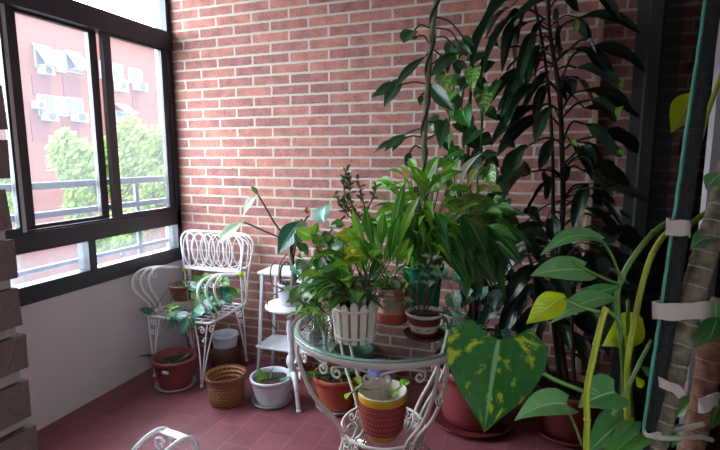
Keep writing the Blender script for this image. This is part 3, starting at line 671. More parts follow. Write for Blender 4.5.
pot_r=potted('tall_dracaena','tall dark plant with long drooping leaves in a red pot by the glass door','potted plant',up(P_r,.008),.115,.155,.235,M_redp,soil=.85,rim=.014,rimh=.03)

# brown pot on the chair seat, standing on an upturned grey dish
P_ch=V((.222,-.275,sz+.0065)); b=MB(); b.lathe([(.072,0),(.075,.004),(.066,.052),(.062,.056),(0,.056)],P_ch,32); top(b,'dish',plain('grey_dish',srgb(150,134,126),.6),P_ch,'grey upturned dish carrying the brown pot on the armchair seat','dish')
pot_chair=potted('trailing_pothos','brown pot on the armchair seat with green vines trailing over the seat and arm','potted plant',up(P_ch,.0565),.056,.078,.098,M_brown,soil=.85,rim=.008)

# box, red pot and black saucer on the step shelf
q=V((1.0,-.145,.2065)); b=MB(); b.bbox(q+V((-.075,-.07,0)),q+V((.075,.07,.108)),.003)
bx=thing('cardboard_box','white card box with grey print on the low board of the step shelf','box',q); b.build('carton',M_paper,bx)
b=MB(); 
for (x0,x1,z0,z1) in ((-.06,-.02,.07,.09),(-.01,.05,.075,.08),(-.01,.04,.06,.065),(-.06,.0,.03,.036),(.015,.055,.02,.045)): b.box(q+V((x0,-.0712,z0)),q+V((x1,-.0702,z1)))
b.build('print',M_ink,bx)
q=V((1.0,-.145,.315)); saucer('black saucer under the small red pot on the white box',q,.062,M_black,.02)
rp_=potted('plant_pot','small red pot on the white box under the step shelf top','pot',up(q,.008),.042,.056,.115,plain('red_clay',srgb(172,54,38),.6),soil=.8,rim=.01)

# white pot on the pedestal
P_pd=V((PX,PY,.5625)); pot_ped=potted('potted_philodendron','white pot on the pedestal with long bare stalks and a few big drooping leaves','potted plant',P_pd,.062,.068,.118,M_whitep,soil=.86,rim=.004,rimh=.012)

# ------------------------------------------------------------------ on the table
TZ1=TZ+.0006
P_pk=W(355,338,Z=TZ1)
picket=thing('picket_planter','white wooden picket planter full of mixed green cuttings on the glass table','planter',P_pk)
b=MB(); b.lathe([(.060,.006),(.064,.012),(.076,.135),(.070,.135),(.056,.012),(0,.012)],P_pk,36); b.build('liner',M_picket2,picket)
n=15
for k in range(n):
    a=2*PI*k/n; d=V((math.cos(a),math.sin(a),0)); s=V((-d.y,d.x,0)); w=.0118; b=MB(); vs=[]
    hh=.158 if k%2==0 else .148
    out=[(-w*.82,0),(w*.82,0),(w*1.12,hh-.016),(w*.55,hh-.004),(0,hh),(-w*.55,hh-.004),(-w*1.12,hh-.016)]
    for th in (0,.006):
        for (x,z) in out: r=.066+.0135*z/.15+th; vs.append(P_pk+d*r+s*x+V((0,0,z)))
    m=len(out); b.add(vs,[tuple(range(m-1,-1,-1)),tuple(range(m,2*m))]+[(i,(i+1)%m,m+(i+1)%m,m+i) for i in range(m)],smooth=False); b.build('picket',M_picket,picket)
for ri,z0 in ((.0735,.016),(.0828,.116)):
    b=MB(); b.lathe([(ri,z0),(ri+.002,z0),(ri+.003,z0+.01),(ri+.001,z0+.01),(ri,z0)],P_pk,36); b.build('hoop',M_picket,picket)
b=MB(); b.lathe([(0,.118),(.071,.122),(.071,.128),(.03,.132),(0,.132)],P_pk,24); b.build('soil',M_soil,picket)

P_cv=V((1.775,-.900,TZ1))
carved=thing('carved_pot','carved terracotta pot with cream relief and a dark shrub, behind the picket planter','potted plant',P_cv)
b=MB(); b.lathe([(.05,0),(.056,.004),(.070,.045),(.070,.05),(.066,.054,1),(.069,.075,1),(.068,.095,1),(.061,.118,1),(.060,.122),(.072,.126),(.073,.142),(.066,.146),(.060,.13),(.05,.02),(0,.02)],P_cv,40,fn=lambda r,z,a,i:(r+(.0022*math.sin(a*9+ i) if 4<=i<=7 else 0),z))
M_relief=plain('cream_relief',srgb(168,118,92),.7,var=.45,scale=34,bump=.8,bscale=60,col2=srgb(196,160,128))
b.build('pot',[M_terra,M_relief],carved)
b=MB(); b.lathe([(0,.118),(.058,.12),(.058,.126),(0,.13)],P_cv,24); b.build('soil',M_soil,carved)

P_sm=W(424,336,Z=TZ1); saucer('dark brown saucer under the small maroon and cream pot on the table',P_sm,.078,M_dsaucer,.014)
small=thing('painted_pot','small maroon and cream painted pot of thin trailing stems on the glass table','potted plant',up(P_sm,.0075))
q=up(P_sm,.0075); b=MB(); b.lathe([(.04,0),(.044,.003,1),(.049,.018,1),(.050,.020),(.057,.046),(.058,.048,1),(.064,.074,1),(.066,.076),(.069,.078),(.069,.085),(.066,.087),(.06,.076),(.045,.012),(0,.012)],q,40); b.build('pot',[M_cream,M_maroon],small)
b=MB(); 
for k in range(9):
    a=2*PI*k/9+.3; d=V((math.cos(a),math.sin(a),0)); s=V((-d.y,d.x,0))
    for (x,z,dx,dz) in ((-.006,.028,.008,.006),(.004,.036,.006,-.007)):
        r=.0555+.001; c=q+d*(.0502+.0070*(z-.02)/.026+.0008); e=c+s*dx+V((0,0,dz))+d*.001
        b.tube([c+s*x+V((0,0,z)),e+s*x+V((0,0,z))],.0011,5,raw=True)
b.build('painted_marks',M_dgreen,small)
b=MB(); b.lathe([(0,.066),(.057,.07),(.057,.075),(0,.078)],q,24); b.build('soil',M_soil,small)

P_gr=V((1.870,-.775,TZ1))
saucer('white saucer under the tall green pot on the table',P_gr,.09,M_whitep,.02)
green=thing('peace_lily','peace lily with arching leaves and white flower in a tall bottle-green pot on the table','potted plant',up(P_gr,.0075))
q=up(P_gr,.0075); b=MB(); pr=[(.055,0),(.06,.004)]+[(.060+.018*i/24+(.0022 if i%2 else 0),.004+.186*i/24) for i in range(1,25)]+[(.083,.192),(.083,.203),(.075,.203),(.072,.18),(.054,.02),(0,.02)]
b.lathe(pr,q,40); b.build('pot',M_teal,green)
b=MB(); b.lathe([(0,.175),(.071,.18),(.071,.186),(0,.19)],q,24); b.build('soil',M_soil,green)

P_cl=V((1.835,-.622,TZ1))
climb=potted('climbing_philodendron','tall thin split-leaved climber on a mossy pole at the back of the table','potted plant',P_cl,.038,.048,.11,M_black,soil=.85)

# glass jars with cuttings at the left of the table
P_j=W(317,326,Z=TZ1)
jar=thing('glass_bowl','round clear glass bowl of variegated cuttings at the left edge of the table','bowl',P_j)
b=MB(); b.lathe([(.035,0),(.052,.006),(.066,.03),(.068,.055),(.060,.082),(.050,.098),(.054,.106),(.051,.106),(.047,.098),(.057,.082),(.064,.055),(.062,.03),(.048,.01),(0,.008)],P_j,36); b.build('vessel',M_water,jar)
P_j2=W(322,346,Z=TZ1)
jar2=thing('glass_tumbler','clear ribbed glass tumbler with a water cutting in front of the round bowl','tumbler',P_j2)
b=MB(); b.lathe([(.026,0),(.03,.004),(.034,.085),(.0315,.085),(.0275,.01),(0,.008)],P_j2,28,fn=lambda r,z,a,i:(r*(1+.02*math.sin(a*14)),z)); b.build('vessel',M_water,jar2)

# yellow and red pot on the lower shelf
P_y=up(TC,.2282)+V((.0,-.01,0))
knit=thing('knit_pattern_pot','yellow and red knit-patterned pot with pale sprouts on the lower table shelf','potted plant',P_y)
b=MB(); pr=[(.055,0),(.062,.004),(.076,.035),(.077,.037,0)]
pr+=[(.079+.018*math.sin(PI*.5*i/14)+(.0022 if i%2 else 0),.034+.130*i/14,1) for i in range(15)]
pr+=[(.097,.167,0),(.099,.172,0),(.099,.196,0),(.095,.199,2),(.092,.196,2),(.09,.12,2),(.06,.012,2),(0,.012,2)]
b.lathe(pr,P_y,48); b.build('pot',[M_yellow,M_redrib,M_cream],knit)
for row in range(5):
    b=MB()
    z=.050+row*.0235; r=.079+.018*math.sin(PI*.5*(z-.038)/.1)+.0025
    for k in range(44):
        a=2*PI*(k+.5*(row%2))/44; d=V((math.cos(a),math.sin(a),0)); s=V((-d.y,d.x,0)); c=P_y+d*r+V((0,0,z))
        b.add([c-s*.0028,c+V((0,0,-.0016)),c+s*.0028,c+V((0,0,.0016)),c+d*.0012],[(0,1,4),(1,2,4),(2,3,4),(3,0,4)],smooth=False)
    b.build('stitch_row',M_cream,knit)
b=MB(); b.lathe([(0,.085),(.084,.09),(.086,.094),(0,.098)],P_y,24); b.build('soil',M_soil,knit)
# ------------------------------------------------------------------ foliage
G=srgb
L_bright=leafmat('leaf_bright',G(86,150,40),G(134,186,50),rough=.35,trans=.35)
L_mid=leafmat('leaf_mid',G(44,104,48),G(92,146,62),rough=.35,trans=.3)
L_blue=leafmat('leaf_bluish',G(30,86,70),G(66,124,98),rough=.25,trans=.18,spec=.6)
L_dark=leafmat('leaf_dark',G(26,56,34),G(44,80,44),rough=.3,trans=.18,spec=.5)
L_black=leafmat('leaf_dark_shaded',G(16,32,22),G(30,52,34),rib=G(40,66,44),rough=.32,trans=.12,spec=.4)  # near-black green includes the shadow on these leaves
L_vari=leafmat('leaf_variegated',G(60,124,50),G(100,156,60),vari=G(196,212,140),vth=.50,trans=.32)
L_yel=leafmat('leaf_yellow',G(150,176,30),G(190,196,40),rough=.4,trans=.45)
L_pale=leafmat('leaf_pale',G(150,190,150),G(196,214,180),rough=.3,trans=.3,vari=G(220,226,200),vth=.5)
L_grey=leafmat('leaf_greygreen',G(96,132,104),G(140,168,134),rough=.4,trans=.2)
L_shrub=leafmat('leaf_shrub',G(40,74,40),G(74,110,52),rough=.4,trans=.15)
L_fgv=leafmat('leaf_big_variegated',G(34,86,38),G(52,108,46),rib=G(120,170,110),vari=G(160,176,48),vth=.55,trans=.22,vscale=6,uscale=5.0,rough=.24,bump=.04)
L_fg=leafmat('leaf_foreground',G(70,130,74),G(116,168,104),rib=G(170,200,150),vari=G(150,186,130),vth=.62,trans=.28,rough=.3,bump=.05)
L_fgy=leafmat('leaf_foreground_lime',G(150,176,18),G(176,194,30),rib=G(196,204,90),trans=.5,rough=.35)
S_green=plain('stem_green',G(84,120,48),.5,var=.15); S_brown=plain('stem_brown',G(104,72,50),.7,var=.2); S_grey=plain('stem_grey',G(120,112,92),.75,var=.25,bump=.5)
S_yel=plain('stem_yellow_green',G(150,158,34),.45,var=.12,scale=50); S_dark=plain('stem_dark',G(52,50,36),.7,var=.25)
S_moss=plain('moss_pole',G(120,128,96),.9,var=.45,scale=70,bump=1.0)
M_spathe=plain('white_spathe',G(226,230,206),.5)
UPV=V((0,0,1))
def nrm_at(p,up=.6,j=.35):
    c=(CAM-p).normalized(); return (c*.75+UPV*up+V((rnd.uniform(-j,j),rnd.uniform(-j,j),rnd.uniform(-j,j)))+V((-.25,0,0))).normalized()
def blade_px(b,p0,p1,wpx,Y,dY=0.0,prof='ovate',bend=None,D=None,dD=0.0,nrm=None,fold=.25,lobe=0.0,wave=0.0,var=None,n=8,up=.6,j=.35,twist=0.0):
    """leaf blade with the base and tip read from the photograph, at depth Y (or camera depth D)"""
    if D is None: a=W(*p0,Y=Y); t=W(*p1,Y=Y+dY)
    else: a=W(*p0,D=D); t=W(*p1,D=D+dD)
    L=(t-a).length; m=(a+t)/2; N=V(nrm).normalized() if nrm else nrm_at(m,up,j)
    d=(t-a).normalized(); nn=(N-d*N.dot(d)); nn=nn.normalized() if nn.length>1e-4 else d.orthogonal()
    c=(CAM-m).normalized(); vis=max(.5,math.sqrt(max(0,1-d.cross(nn).dot(c)**2)))
    w=wpx/ppm(m)/vis
    bd=V(bend)*L if bend else nn*L*rnd.uniform(.04,.12)
    b.blade(axis_pts(a,t,bd,n),w,nn,fold,prof,lobe=lobe,wave=wave,var=var,twist=twist)
    return a,t
def tube_px(b,pts,rpx,Y=None,D=None,n=6,sub=4):
    """pts: (px,py[,extra depth])"""
    P=[]
    for p in pts:
        e=p[2] if len(p)>2 else 0
        P.append(W(p[0],p[1],Y=Y+e) if D is None else W(p[0],p[1],D=D+e))
    r=rpx
    if isinstance(r,(list,tuple)): r=[x/ppm(P[0]) for x in r]
    else: r=r/ppm(P[0])
    b.tube(P,r,n,sub=sub); return P
def spray(bl,bs,base,n,az,el,pet,length,width,prof,droop=.5,jit=.02,sr=.0022,up=.7,fold=.25,lobe=0.0,seed=1,wave=.02):
    """n leaves on arching petioles out of base; az/el in degrees, ranges"""
    r=random.Random(seed)
    for i in range(n):
        a=math.radians(r.uniform(*az)); e=math.radians(r.uniform(*el)); d=V((math.cos(a)*math.cos(e),math.sin(a)*math.cos(e),math.sin(e)))
        p0=base+V((r.uniform(-jit,jit),r.uniform(-jit,jit),r.uniform(-.01,.01))); pl=r.uniform(*pet); p1=p0+d*pl+V((0,0,pl*.12))
        hd=V((math.cos(a),math.sin(a),0)); L=r.uniform(*length); dr=r.uniform(droop*.4,droop*1.3)
        tip=p1+(d*(1-dr)+hd*dr*.75-UPV*dr*.75).normalized()*L
        if tip.y>-.03 or tip.x>RX-.03 or tip.x<.02 or p1.y>-.03: continue
        if bs is not None: bs.tube([p0,(p0+p1)/2+UPV*pl*.06-hd*pl*.05,p1],sr,5,sub=3)
        m=(p1+tip)/2; N=(UPV*up+hd*.35*(1 if dr>.5 else -.2)+V((r.uniform(-.5,.5),r.uniform(-.5,.5),r.uniform(-.2,.3)))).normalized()
        bl.blade(axis_pts(p1,tip,UPV*L*(.04+.16*dr),7),r.uniform(*width),N,fold,prof,lobe=lobe,wave=wave,var=r.random())
def vine(bl,bs,pts,step,size,width,prof='heart',sr=.0018,seed=1,lobe=.12,droop=.6):
    """a trailing stem with alternating leaves"""
    r=random.Random(seed); P,_=spline([V(p) for p in pts],8); bs.tube(P,sr,5,raw=True); acc=0; k=0
    for i in range(1,len(P)):
        acc+=(P[i]-P[i-1]).length
        if acc>=step:
            acc=0; k+=1; d=(P[i]-P[i-1]).normalized(); s=d.cross(UPV); s=s.normalized() if s.length>.01 else V((1,0,0)); s=s*(1 if k%2 else -1)
            q=P[i]+(s*.6+UPV*.5+V((r.uniform(-.4,.4),r.uniform(-.4,.4),r.uniform(-.2,.3))))*size*.35
            bs.tube([P[i],(P[i]+q)/2+UPV*.004,q],sr*.8,5,sub=2); L=size*r.uniform(.7,1.2)
            t=q+(s*.6+d*.3+V((r.uniform(-.4,.4),r.uniform(-.6,.2),-droop*r.uniform(.3,1.2)))).normalized()*L
            N=(UPV*.7+V((-.2,-.6,0))+V((r.uniform(-.4,.4),r.uniform(-.4,.4),0))).normalized()
            bl.blade(axis_pts(q,t,UPV*L*.08,7),width*L/size,N,.2,prof,lobe=lobe,var=r.random())
fin=lambda b,name,mat,par: b.build(name,mat,par) if b.v else None

# --- limp orchid leaves in the red pot
b=MB(); Y=P_red.y
for p0,p1,w,dY in (((170,364),(134,358),4,-.02),((168,362),(171,378),4,-.12),((160,362),(157,376),3.4,-.10),((176,365),(184,358),3.6,-.02),((180,362),(191,353),3,.05),((166,366),(150,361),4,-.05)): blade_px(b,p0,p1,w*.8,Y,dY,'lance',bend=(0,0,.12),up=.9)
fin(b,'foliage',L_shrub,pot_red)
# --- white floor pot
b=MB(); Y=P_wh.y
lf=blade_px(b,(271,393),(258,367),11,Y,-.03,'lance',bend=(.0,-.08,0),var=.5); b.build('leaf',L_bright,pot_white)
b=MB()
for p0,p1,w,dY in (((266,384),(240,378),3,-.02),((272,384),(300,379),3.2,0),((268,386),(268,398),4,-.10),((269,386),(274,366),3,.0)): blade_px(b,p0,p1,w*.9,Y,dY,'lance',bend=(0,0,.10),up=.9)
fin(b,'foliage',L_mid,pot_white)
# --- aloe-like leaves in the terracotta pot
b=MB(); spray(b,None,up(P_te,.155),22,(0,360),(25,80),(.0,.01),(.12,.20),(.014,.022),'strap',droop=.35,seed=4,fold=.5,wave=0); fin(b,'foliage',L_mid,pot_terra)
# --- sprouts in the knit pot
b=MB(); bs=MB(); q=up(P_y,.095)
for p0,p1,w,dY in (((362,382),(353,378),6,-.03),((352,392),(346,400),7,-.10),((354,392),(359,388),5,-.08),((400,388),(406,379),6,-.03),((398,390),(392,398),5,-.05),((404,384),(411,382),5,0)): blade_px(b,p0,p1,w*1.3,TC.y,dY,'ovate',var=.7)
for pts in (((380,388),(368,390),(358,386)),((384,390),(392,392),(402,386)),((370,390,-.02),(360,388,-.08),(352,393,-.10))): tube_px(bs,[(p[0],p[1],p[2] if len(p)>2 else 0) for p in pts],.7,TC.y)
fin(b,'foliage',L_bright,knit); fin(bs,'stem',S_green,knit)
# --- vines on the chair
b=MB(); b2=MB(); b3=MB(); bs=MB(); q=up(P_ch,.0565+.088)
def cl(pts,leaves):
    """vine through (x,y,z) points; leaves: (pixel base, pixel tip, width, depth y, kind)"""
    bs.tube([q]+[V(p) for p in pts],.0022,6)
cl([(.19,-.33,.56),(.16,-.40,.48),(.13,-.45,.42),(.07,-.47,.425)],[]); cl([(.27,-.30,.57),(.33,-.36,.48),(.33,-.44,.42),(.33,-.47,.36)],[]); cl([(.26,-.24,.60),(.35,-.24,.58),(.42,-.28,.50),(.46,-.30,.44)],[]); cl([(.27,-.24,.58),(.40,-.20,.60),(.48,-.22,.58),(.54,-.24,.56)],[]); cl([(.22,-.36,.50),(.25,-.45,.42),(.24,-.48,.34)],[])
for m,p0,p1,w,y,dy in (
 (b,(152,313),(139,309),7,-.46,-.02),(b3,(168,309),(180,306),8,-.42,0),(b2,(180,314),(164,316),8,-.44,-.03),(b,(186,316),(168,321),8,-.46,-.02),(b,(176,320),(167,331),7,-.47,-.02),(b,(187,321),(183,337),8,-.48,-.02),(b2,(190,319),(194,330),6,-.47,-.02),
 (b,(186,288),(180,296),8,-.30,-.03),(b,(190,285),(201,292),10,-.28,-.02),(b2,(196,283),(206,277),10,-.25,.02),(b3,(205,282),(216,276),13,-.22,.02),(b3,(214,284),(223,278),12,-.22,0),(b2,(222,282),(231,286),11,-.22,-.02),(b,(224,288),(223,300),10,-.24,-.03),(b2,(208,290),(200,300),12,-.28,-.03),(b,(212,292),(210,306),11,-.30,-.03),
 (b2,(208,300),(192,314),14,-.34,-.04),(b,(214,302),(202,318),13,-.36,-.04),(b2,(220,300),(212,315),12,-.34,-.03),(b3,(200,300),(196,312),10,-.34,-.03),(b,(226,296),(232,304),9,-.28,0),(b3,(198,290),(192,300),9,-.28,-.03),(b,(204,310),(190,320),10,-.42,-.03),(b2,(228,290),(240,298),8,-.22,0),(b3,(234,296),(242,288),6,-.2,0)):
    blade_px(m,p0,p1,w*1.05,y,dy,'heart',lobe=.1)
fin(b,'foliage',L_blue,pot_chair); fin(b2,'foliage',L_mid,pot_chair); fin(b3,'foliage',L_vari,pot_chair); fin(bs,'stem',S_green,pot_chair)

# --- philodendron on the pedestal
Y=PY
bs=MB(); tube_px(bs,[(293,288),(294,272),(291,255),(290,243)],[3.2,3.0,2.4,2.0],Y,n=8); fin(bs,'trunk',S_grey,pot_ped)
pts=[((290,246),(280,238),(262,230),(244,222)),((291,244),(276,225),(266,208),(258,195)),((293,262),(296,246),(305,238),(310,232)),((292,252),(300,228),(308,216)),((296,280),(310,262),(330,232),(345,216)),((294,270),(287,262),(281,268),(280,283)),((290,250),(294,240),(298,226),(302,219))]
for p in pts:
    bs=MB(); tube_px(bs,p,.95,Y,n=5); bs.build('petiole',S_dark,pot_ped)
def one(p0,p1,w,mat,par,Y,label=None,**k):
    b=MB(); blade_px(b,p0,p1,w,Y,**k); o=b.build('leaf',mat,par)
    if label: o['label']=label
    return o
one((244,221),(217,244),11,L_pale,pot_ped,Y,prof='lance',dY=-.04,up=.2,label='pale shiny leaf pointing down left')
one((258,195),(243,217),7,L_pale,pot_ped,Y,prof='lance',dY=-.03,bend=(.0,-.05,.12),label='narrow pale leaf hanging from the tallest stalk')
one((258,195),(251,186),5,L_mid,pot_ped,Y,prof='lance')
one((300,221),(278,255),19,L_blue,pot_ped,Y,prof='ovate',dY=-.06,up=.3)
one((325,206),(324,223),20,L_blue,pot_ped,Y,prof='round',dY=-.05,up=.3)
one((293,263),(302,275),12,L_blue,pot_ped,Y,prof='round',dY=-.05)
one((308,214),(308,206),6,L_brownleaf if 'L_brownleaf' in globals() else leafmat('leaf_bronze',G(110,52,34),G(140,70,40)),pot_ped,Y,prof='ovate')
one((298,243),(308,256),10,L_mid,pot_ped,Y,prof='ovate')
# --- wiry stems in front of it (brown loops)
bs=MB()
for p in (((283,289),(272,284),(271,268),(277,261)),((287,287),(279,276),(281,262),(287,254)),((286,288),(268,300),(270,320),(276,330))): tube_px(bs,p,.7,Y-.07,n=5)
fin(bs,'dry_stem',S_brown,pot_ped)

# --- cuttings in the picket planter
q=up(P_pk,.13); b=MB(); b2=MB(); b3=MB(); bs=MB(); Y=P_pk.y
spray(b,bs,q,34,(100,300),(20,70),(.05,.16),(.07,.11),(.038,.055),'ovate',droop=.55,jit=.045,seed=21)
spray(b2,bs,q,22,(90,320),(30,80),(.06,.20),(.06,.10),(.035,.05),'ovate',droop=.5,jit=.045,seed=22)
spray(b3,bs,q,26,(0,360),(10,60),(.03,.10),(.04,.07),(.018,.03),'spoon',droop=.5,jit=.05,seed=23)
spray(b3,bs,q+V((.03,.0,.0)),16,(250,380),(10,60),(.03,.08),(.05,.07),(.016,.026),'spoon',droop=.4,jit=.03,seed=24)
for pts in (((350,305),(340,278),(322,255),(310,236)),((352,305),(335,290),(312,268),(296,262)),((348,305),(330,300),(305,292),(292,300)),((356,305),(352,280),(340,260),(332,245)),((360,306),(366,282),(362,262))): tube_px(bs,pts,1.1,Y,n=5)
for p0,p1,w,m,pr,dY in (
 ((313,238),(294,228),12,b2,'ovate',-.03),((312,240),(318,222),9,b2,'ovate',.02),((318,246),(325,235),9,b2,'ovate',0),((316,262),(303,283),9,b,'ovate',-.05),((306,262),(296,270),10,b,'ovate',-.03),
 ((300,285),(291,306),8,b,'lance',-.04),((304,288),(316,276),9,b,'ovate',0),((322,256),(318,272),10,b,'ovate',-.04),((338,270),(344,252),9,b,'ovate',.0),((343,292),(330,284),10,b2,'ovate',-.06),
 ((340,296),(334,308),11,b,'ovate',-.08),((352,288),(345,302),11,b2,'ovate',-.08),((362,290),(370,300),11,b,'ovate',-.06),((325,270),(340,262),9,b,'ovate',0),((330,250),(337,236),9,b,'ovate',0)):
    blade_px(m,p0,p1,w*1.25,Y,dY,pr)
r=random.Random(90)
for i in range(34):
    x=r.uniform(296,345); y=r.uniform(222,296); a=r.uniform(0,6.28); L=r.uniform(9,17); m_=(b,b2,b3)[r.randrange(3)]
    A_,T_=blade_px(m_,(x,y),(x+L*math.cos(a),y+L*math.sin(a)*.8+3),r.uniform(7,11),Y+r.uniform(-.08,.1),r.uniform(-.05,.03),'ovate')
    e=W(*((350,304) if x>318 else (346,300)),Y=Y); bs.tube([e,(e+A_)/2+V((-.01,.01,.03)),A_],.0014,5,sub=4)
fin(b,'foliage',L_mid,picket); fin(b2,'foliage',L_bright,picket); fin(b3,'foliage',L_grey,picket); fin(bs,'stem',S_brown,picket)
b=MB(); bs=MB()
for p0,p1,w,pr in (((362,240),(333,236),13,'lance'),((366,256),(334,258),18,'ovate'),((360,246),(338,262),14,'ovate')): blade_px(b,p0,p1,w,Y,-.03,pr,var=.9)
fin(b,'foliage',L_yel,picket)
# upright bright leaves (peace lily offshoot) rising behind the planter, rooted in it
b=MB(); bs=MB(); q2=up(P_pk,.125)+V((.035,.03,0))
for p0,p1,w in (((366,256),(352,208),8),((374,252),(366,205),9),((382,246),(384,212),9),((392,250),(406,180),9),((370,266),(344,226),8),((382,262),(370,222),10),((390,262),(400,214),9),((380,268),(358,236),9),((398,250),(420,196),8),((384,262),(398,236),9),((366,272),(350,252),8),((360,270),(372,246),9),((396,268),(410,238),9),((372,276),(384,254),9),((355,262),(360,228),8)):
    dy=rnd.uniform(-.12,.05); blade_px(b,p0,p1,w*1.2,Y+.05,dy,'lance',bend=(0,-.06,.08),up=.4); a=W(*p0,Y=Y+.05); bs.tube([q2+V((rnd.uniform(-.02,.02),rnd.uniform(-.02,.02),0)),(a+q2)/2+V((0,.01,.01)),a],.0022,5,sub=3)
fin(b,'foliage',leafmat('leaf_fresh',G(58,128,38),G(116,172,48),rough=.35,trans=.32),picket); fin(bs,'stem',S_green,picket)
# --- small shrub in the carved pot
b=MB(); bs=MB(); Y=P_cv.y; r=random.Random(5)
for pts in (((390,285),(378,250),(366,212),(358,180)),((388,285),(372,255),(356,222),(342,196)),((389,285),(374,240),(352,205),(350,176)),((366,212),(372,200),(376,188)),((356,222),(345,212),(336,196)),((350,205),(344,190),(346,170))):
    Pp=tube_px(bs,pts,.8,Y,n=5); Ps,_=spline(Pp,8)
    for i in range(len(Ps)//2,len(Ps)):
        for k in range(2):
            d=V((r.uniform(-1,1),r.uniform(-1,1),r.uniform(-.2,1))).normalized(); L=r.uniform(.022,.036)
            b.blade(axis_pts(Ps[i],Ps[i]+d*L,UPV*.003,4),L*.42,V((r.uniform(-.6,.6),-.6,.6)),.2,'ovate',nu=2,var=r.random())
fin(b,'foliage',L_shrub,carved); fin(bs,'stem',S_brown,carved)
b=MB(); bs=MB(); spray(b,bs,up(P_cv,.13),26,(170,370),(20,75),(.03,.09),(.05,.08),(.025,.04),'ovate',droop=.6,jit=.035,seed=31); fin(b,'foliage',L_mid,carved); fin(bs,'stem',S_green,carved)

# --- peace lily in the green pot
q=up(P_gr,.19); b=MB(); b2=MB(); bs=MB()
spray(b,bs,q,56,(60,420),(40,86),(.08,.24),(.11,.17),(.028,.042),'lance',droop=.8,jit=.04,seed=41)
spray(b2,bs,q,60,(90,330),(42,88),(.10,.27),(.09,.15),(.022,.036),'lance',droop=.6,jit=.04,seed=42)
spray(b,bs,q,26,(-50,50),(20,65),(.12,.22),(.12,.18),(.03,.042),'lance',droop=1.1,jit=.04,seed=43)
Y=P_gr.y
for p0,p1,w,m,dY in (((430,196),(410,166),11,b2,-.05),((424,190),(440,156),9,b2,0),((424,196),(464,172),9,b2,-.04),((440,240),(398,243),11,b,-.08),((455,240),(432,262),17,b2,-.10),((480,235),(506,300),13,b,-.03),((470,230),(496,288),15,b,-.10),((450,228),(474,262),18,b,-.12),((478,220),(512,236),16,b,-.04),((470,212),(500,216),18,b,-.05),((462,215),(486,258),20,b,-.1),((430,225),(442,268),12,b2,-.1),((415,235),(412,275),8,b2,-.08)):
    blade_px(m,p0,p1,w*1.2,Y,dY,'lance',bend=(0,-.03,.14))
    a=W(*p0,Y=Y); bs.tube([q+V((rnd.uniform(-.03,.03),rnd.uniform(-.03,.03),0)),(a+q)/2+V((0,.0,.03)),a],.002,5,sub=3)
r=random.Random(88)
def swarm(bl,bs,cx,cy,rx,ry,n,Lr,wr,Y,root,a0=0,a1=2*PI,prof='lance',dj=.12,drop=12):
    """leaves fanning out of a crown around pixel (cx,cy), each on a stalk from the root"""
    for i in range(n):
        a=r.uniform(a0,a1); q_=math.sqrt(r.uniform(.05,1)); x=cx+rx*q_*math.cos(a); y=cy+ry*q_*math.sin(a); L=r.uniform(*Lr)
        t=(x+L*math.cos(a)*1.0,y+L*math.sin(a)*.7+r.uniform(.2,1.4)*drop); dy=r.uniform(-dj,dj*.7); yb=Y+r.uniform(-dj,dj)*.7
        if W(*t,Y=yb+dy).y>-.04: continue
        A_,T_=blade_px(bl,(x,y),t,r.uniform(*wr),yb,dy,prof,bend=(0,-.02,.12),wave=.03)
        bs.tube([root+V((r.uniform(-.035,.035),r.uniform(-.035,.035),0)),(A_+root)/2+V((0,0,.03)),A_],.0018,5,sub=3)
L_olive=leafmat('leaf_olive',G(70,100,40),G(128,146,64),rough=.4,trans=.35)
b4=MB(); swarm(b4,bs,455,215,45,30,34,(18,34),(7,12),Y,q); swarm(b2,bs,425,200,34,34,40,(16,30),(5,10),Y,q); swarm(b,bs,468,228,34,30,34,(18,36),(7,12),Y,q,-.9,1.6,drop=22)
fin(b4,'foliage',L_olive,green)
fin(b,'foliage',L_mid,green); fin(b2,'foliage',L_bright,green); fin(bs,'stem',S_green,green)
b=MB(); blade_px(b,(463,186),(482,153),7,Y,.0,'lance',bend=(-.18,0,.0),fold=.9,var=.5); o=b.build('flower',M_spathe,green); o['label']='curled white flower bract'
bs=MB(); bs.tube([q,W(452,215,Y=Y),W(459,196,Y=Y),W(463,186,Y=Y)],.0026,6); fin(bs,'flower_stalk',S_green,green)

# --- thin grey-leaved stems in the small painted pot
b=MB(); bs=MB(); q=up(P_sm,.083); Y=P_sm.y
for pts in (((424,312),(428,292),(430,270),(432,258)),((420,312),(417,294),(420,276),(428,264)),((426,312),(434,292),(438,275),(432,262)),((418,312),(405,300),(400,302)),((420,312),(412,290),(398,288)),((428,312),(445,318),(448,330)),((426,312),(440,312),(452,316)),((424,312),(425,290),(440,278),(452,280))):
    Ps=tube_px(bs,pts,.9,Y-.01,n=5); Sp,_=spline(Ps,6); r=random.Random(len(b.v))
    for i in range(8,len(Sp)):
        if r.random()<.62:
            d=V((r.uniform(-1,1),r.uniform(-1,.3),r.uniform(-.3,.8))).normalized(); L=r.uniform(.026,.044); b.blade(axis_pts(Sp[i],Sp[i]+d*L,UPV*.004,5),L*.52,V((r.uniform(-.4,.4),-.6,.6)),.15,'ovate',nu=2,var=r.random())
fin(b,'foliage',L_grey,small); fin(bs,'stem',S_brown,small)
# --- cuttings in the jars
b=MB(); bs=MB(); spray(b,bs,up(P_j,.05),46,(0,360),(15,85),(.05,.12),(.035,.06),(.02,.034),'ovate',droop=.6,jit=.03,seed=51); fin(b,'foliage',L_vari,jar); fin(bs,'stem',S_green,jar)
b=MB(); bs=MB(); spray(b,bs,up(P_j2,.05),7,(90,300),(45,85),(.05,.08),(.03,.05),(.016,.026),'ovate',droop=.5,jit=.012,seed=52); fin(b,'foliage',L_bright,jar2); fin(bs,'stem',S_green,jar2)
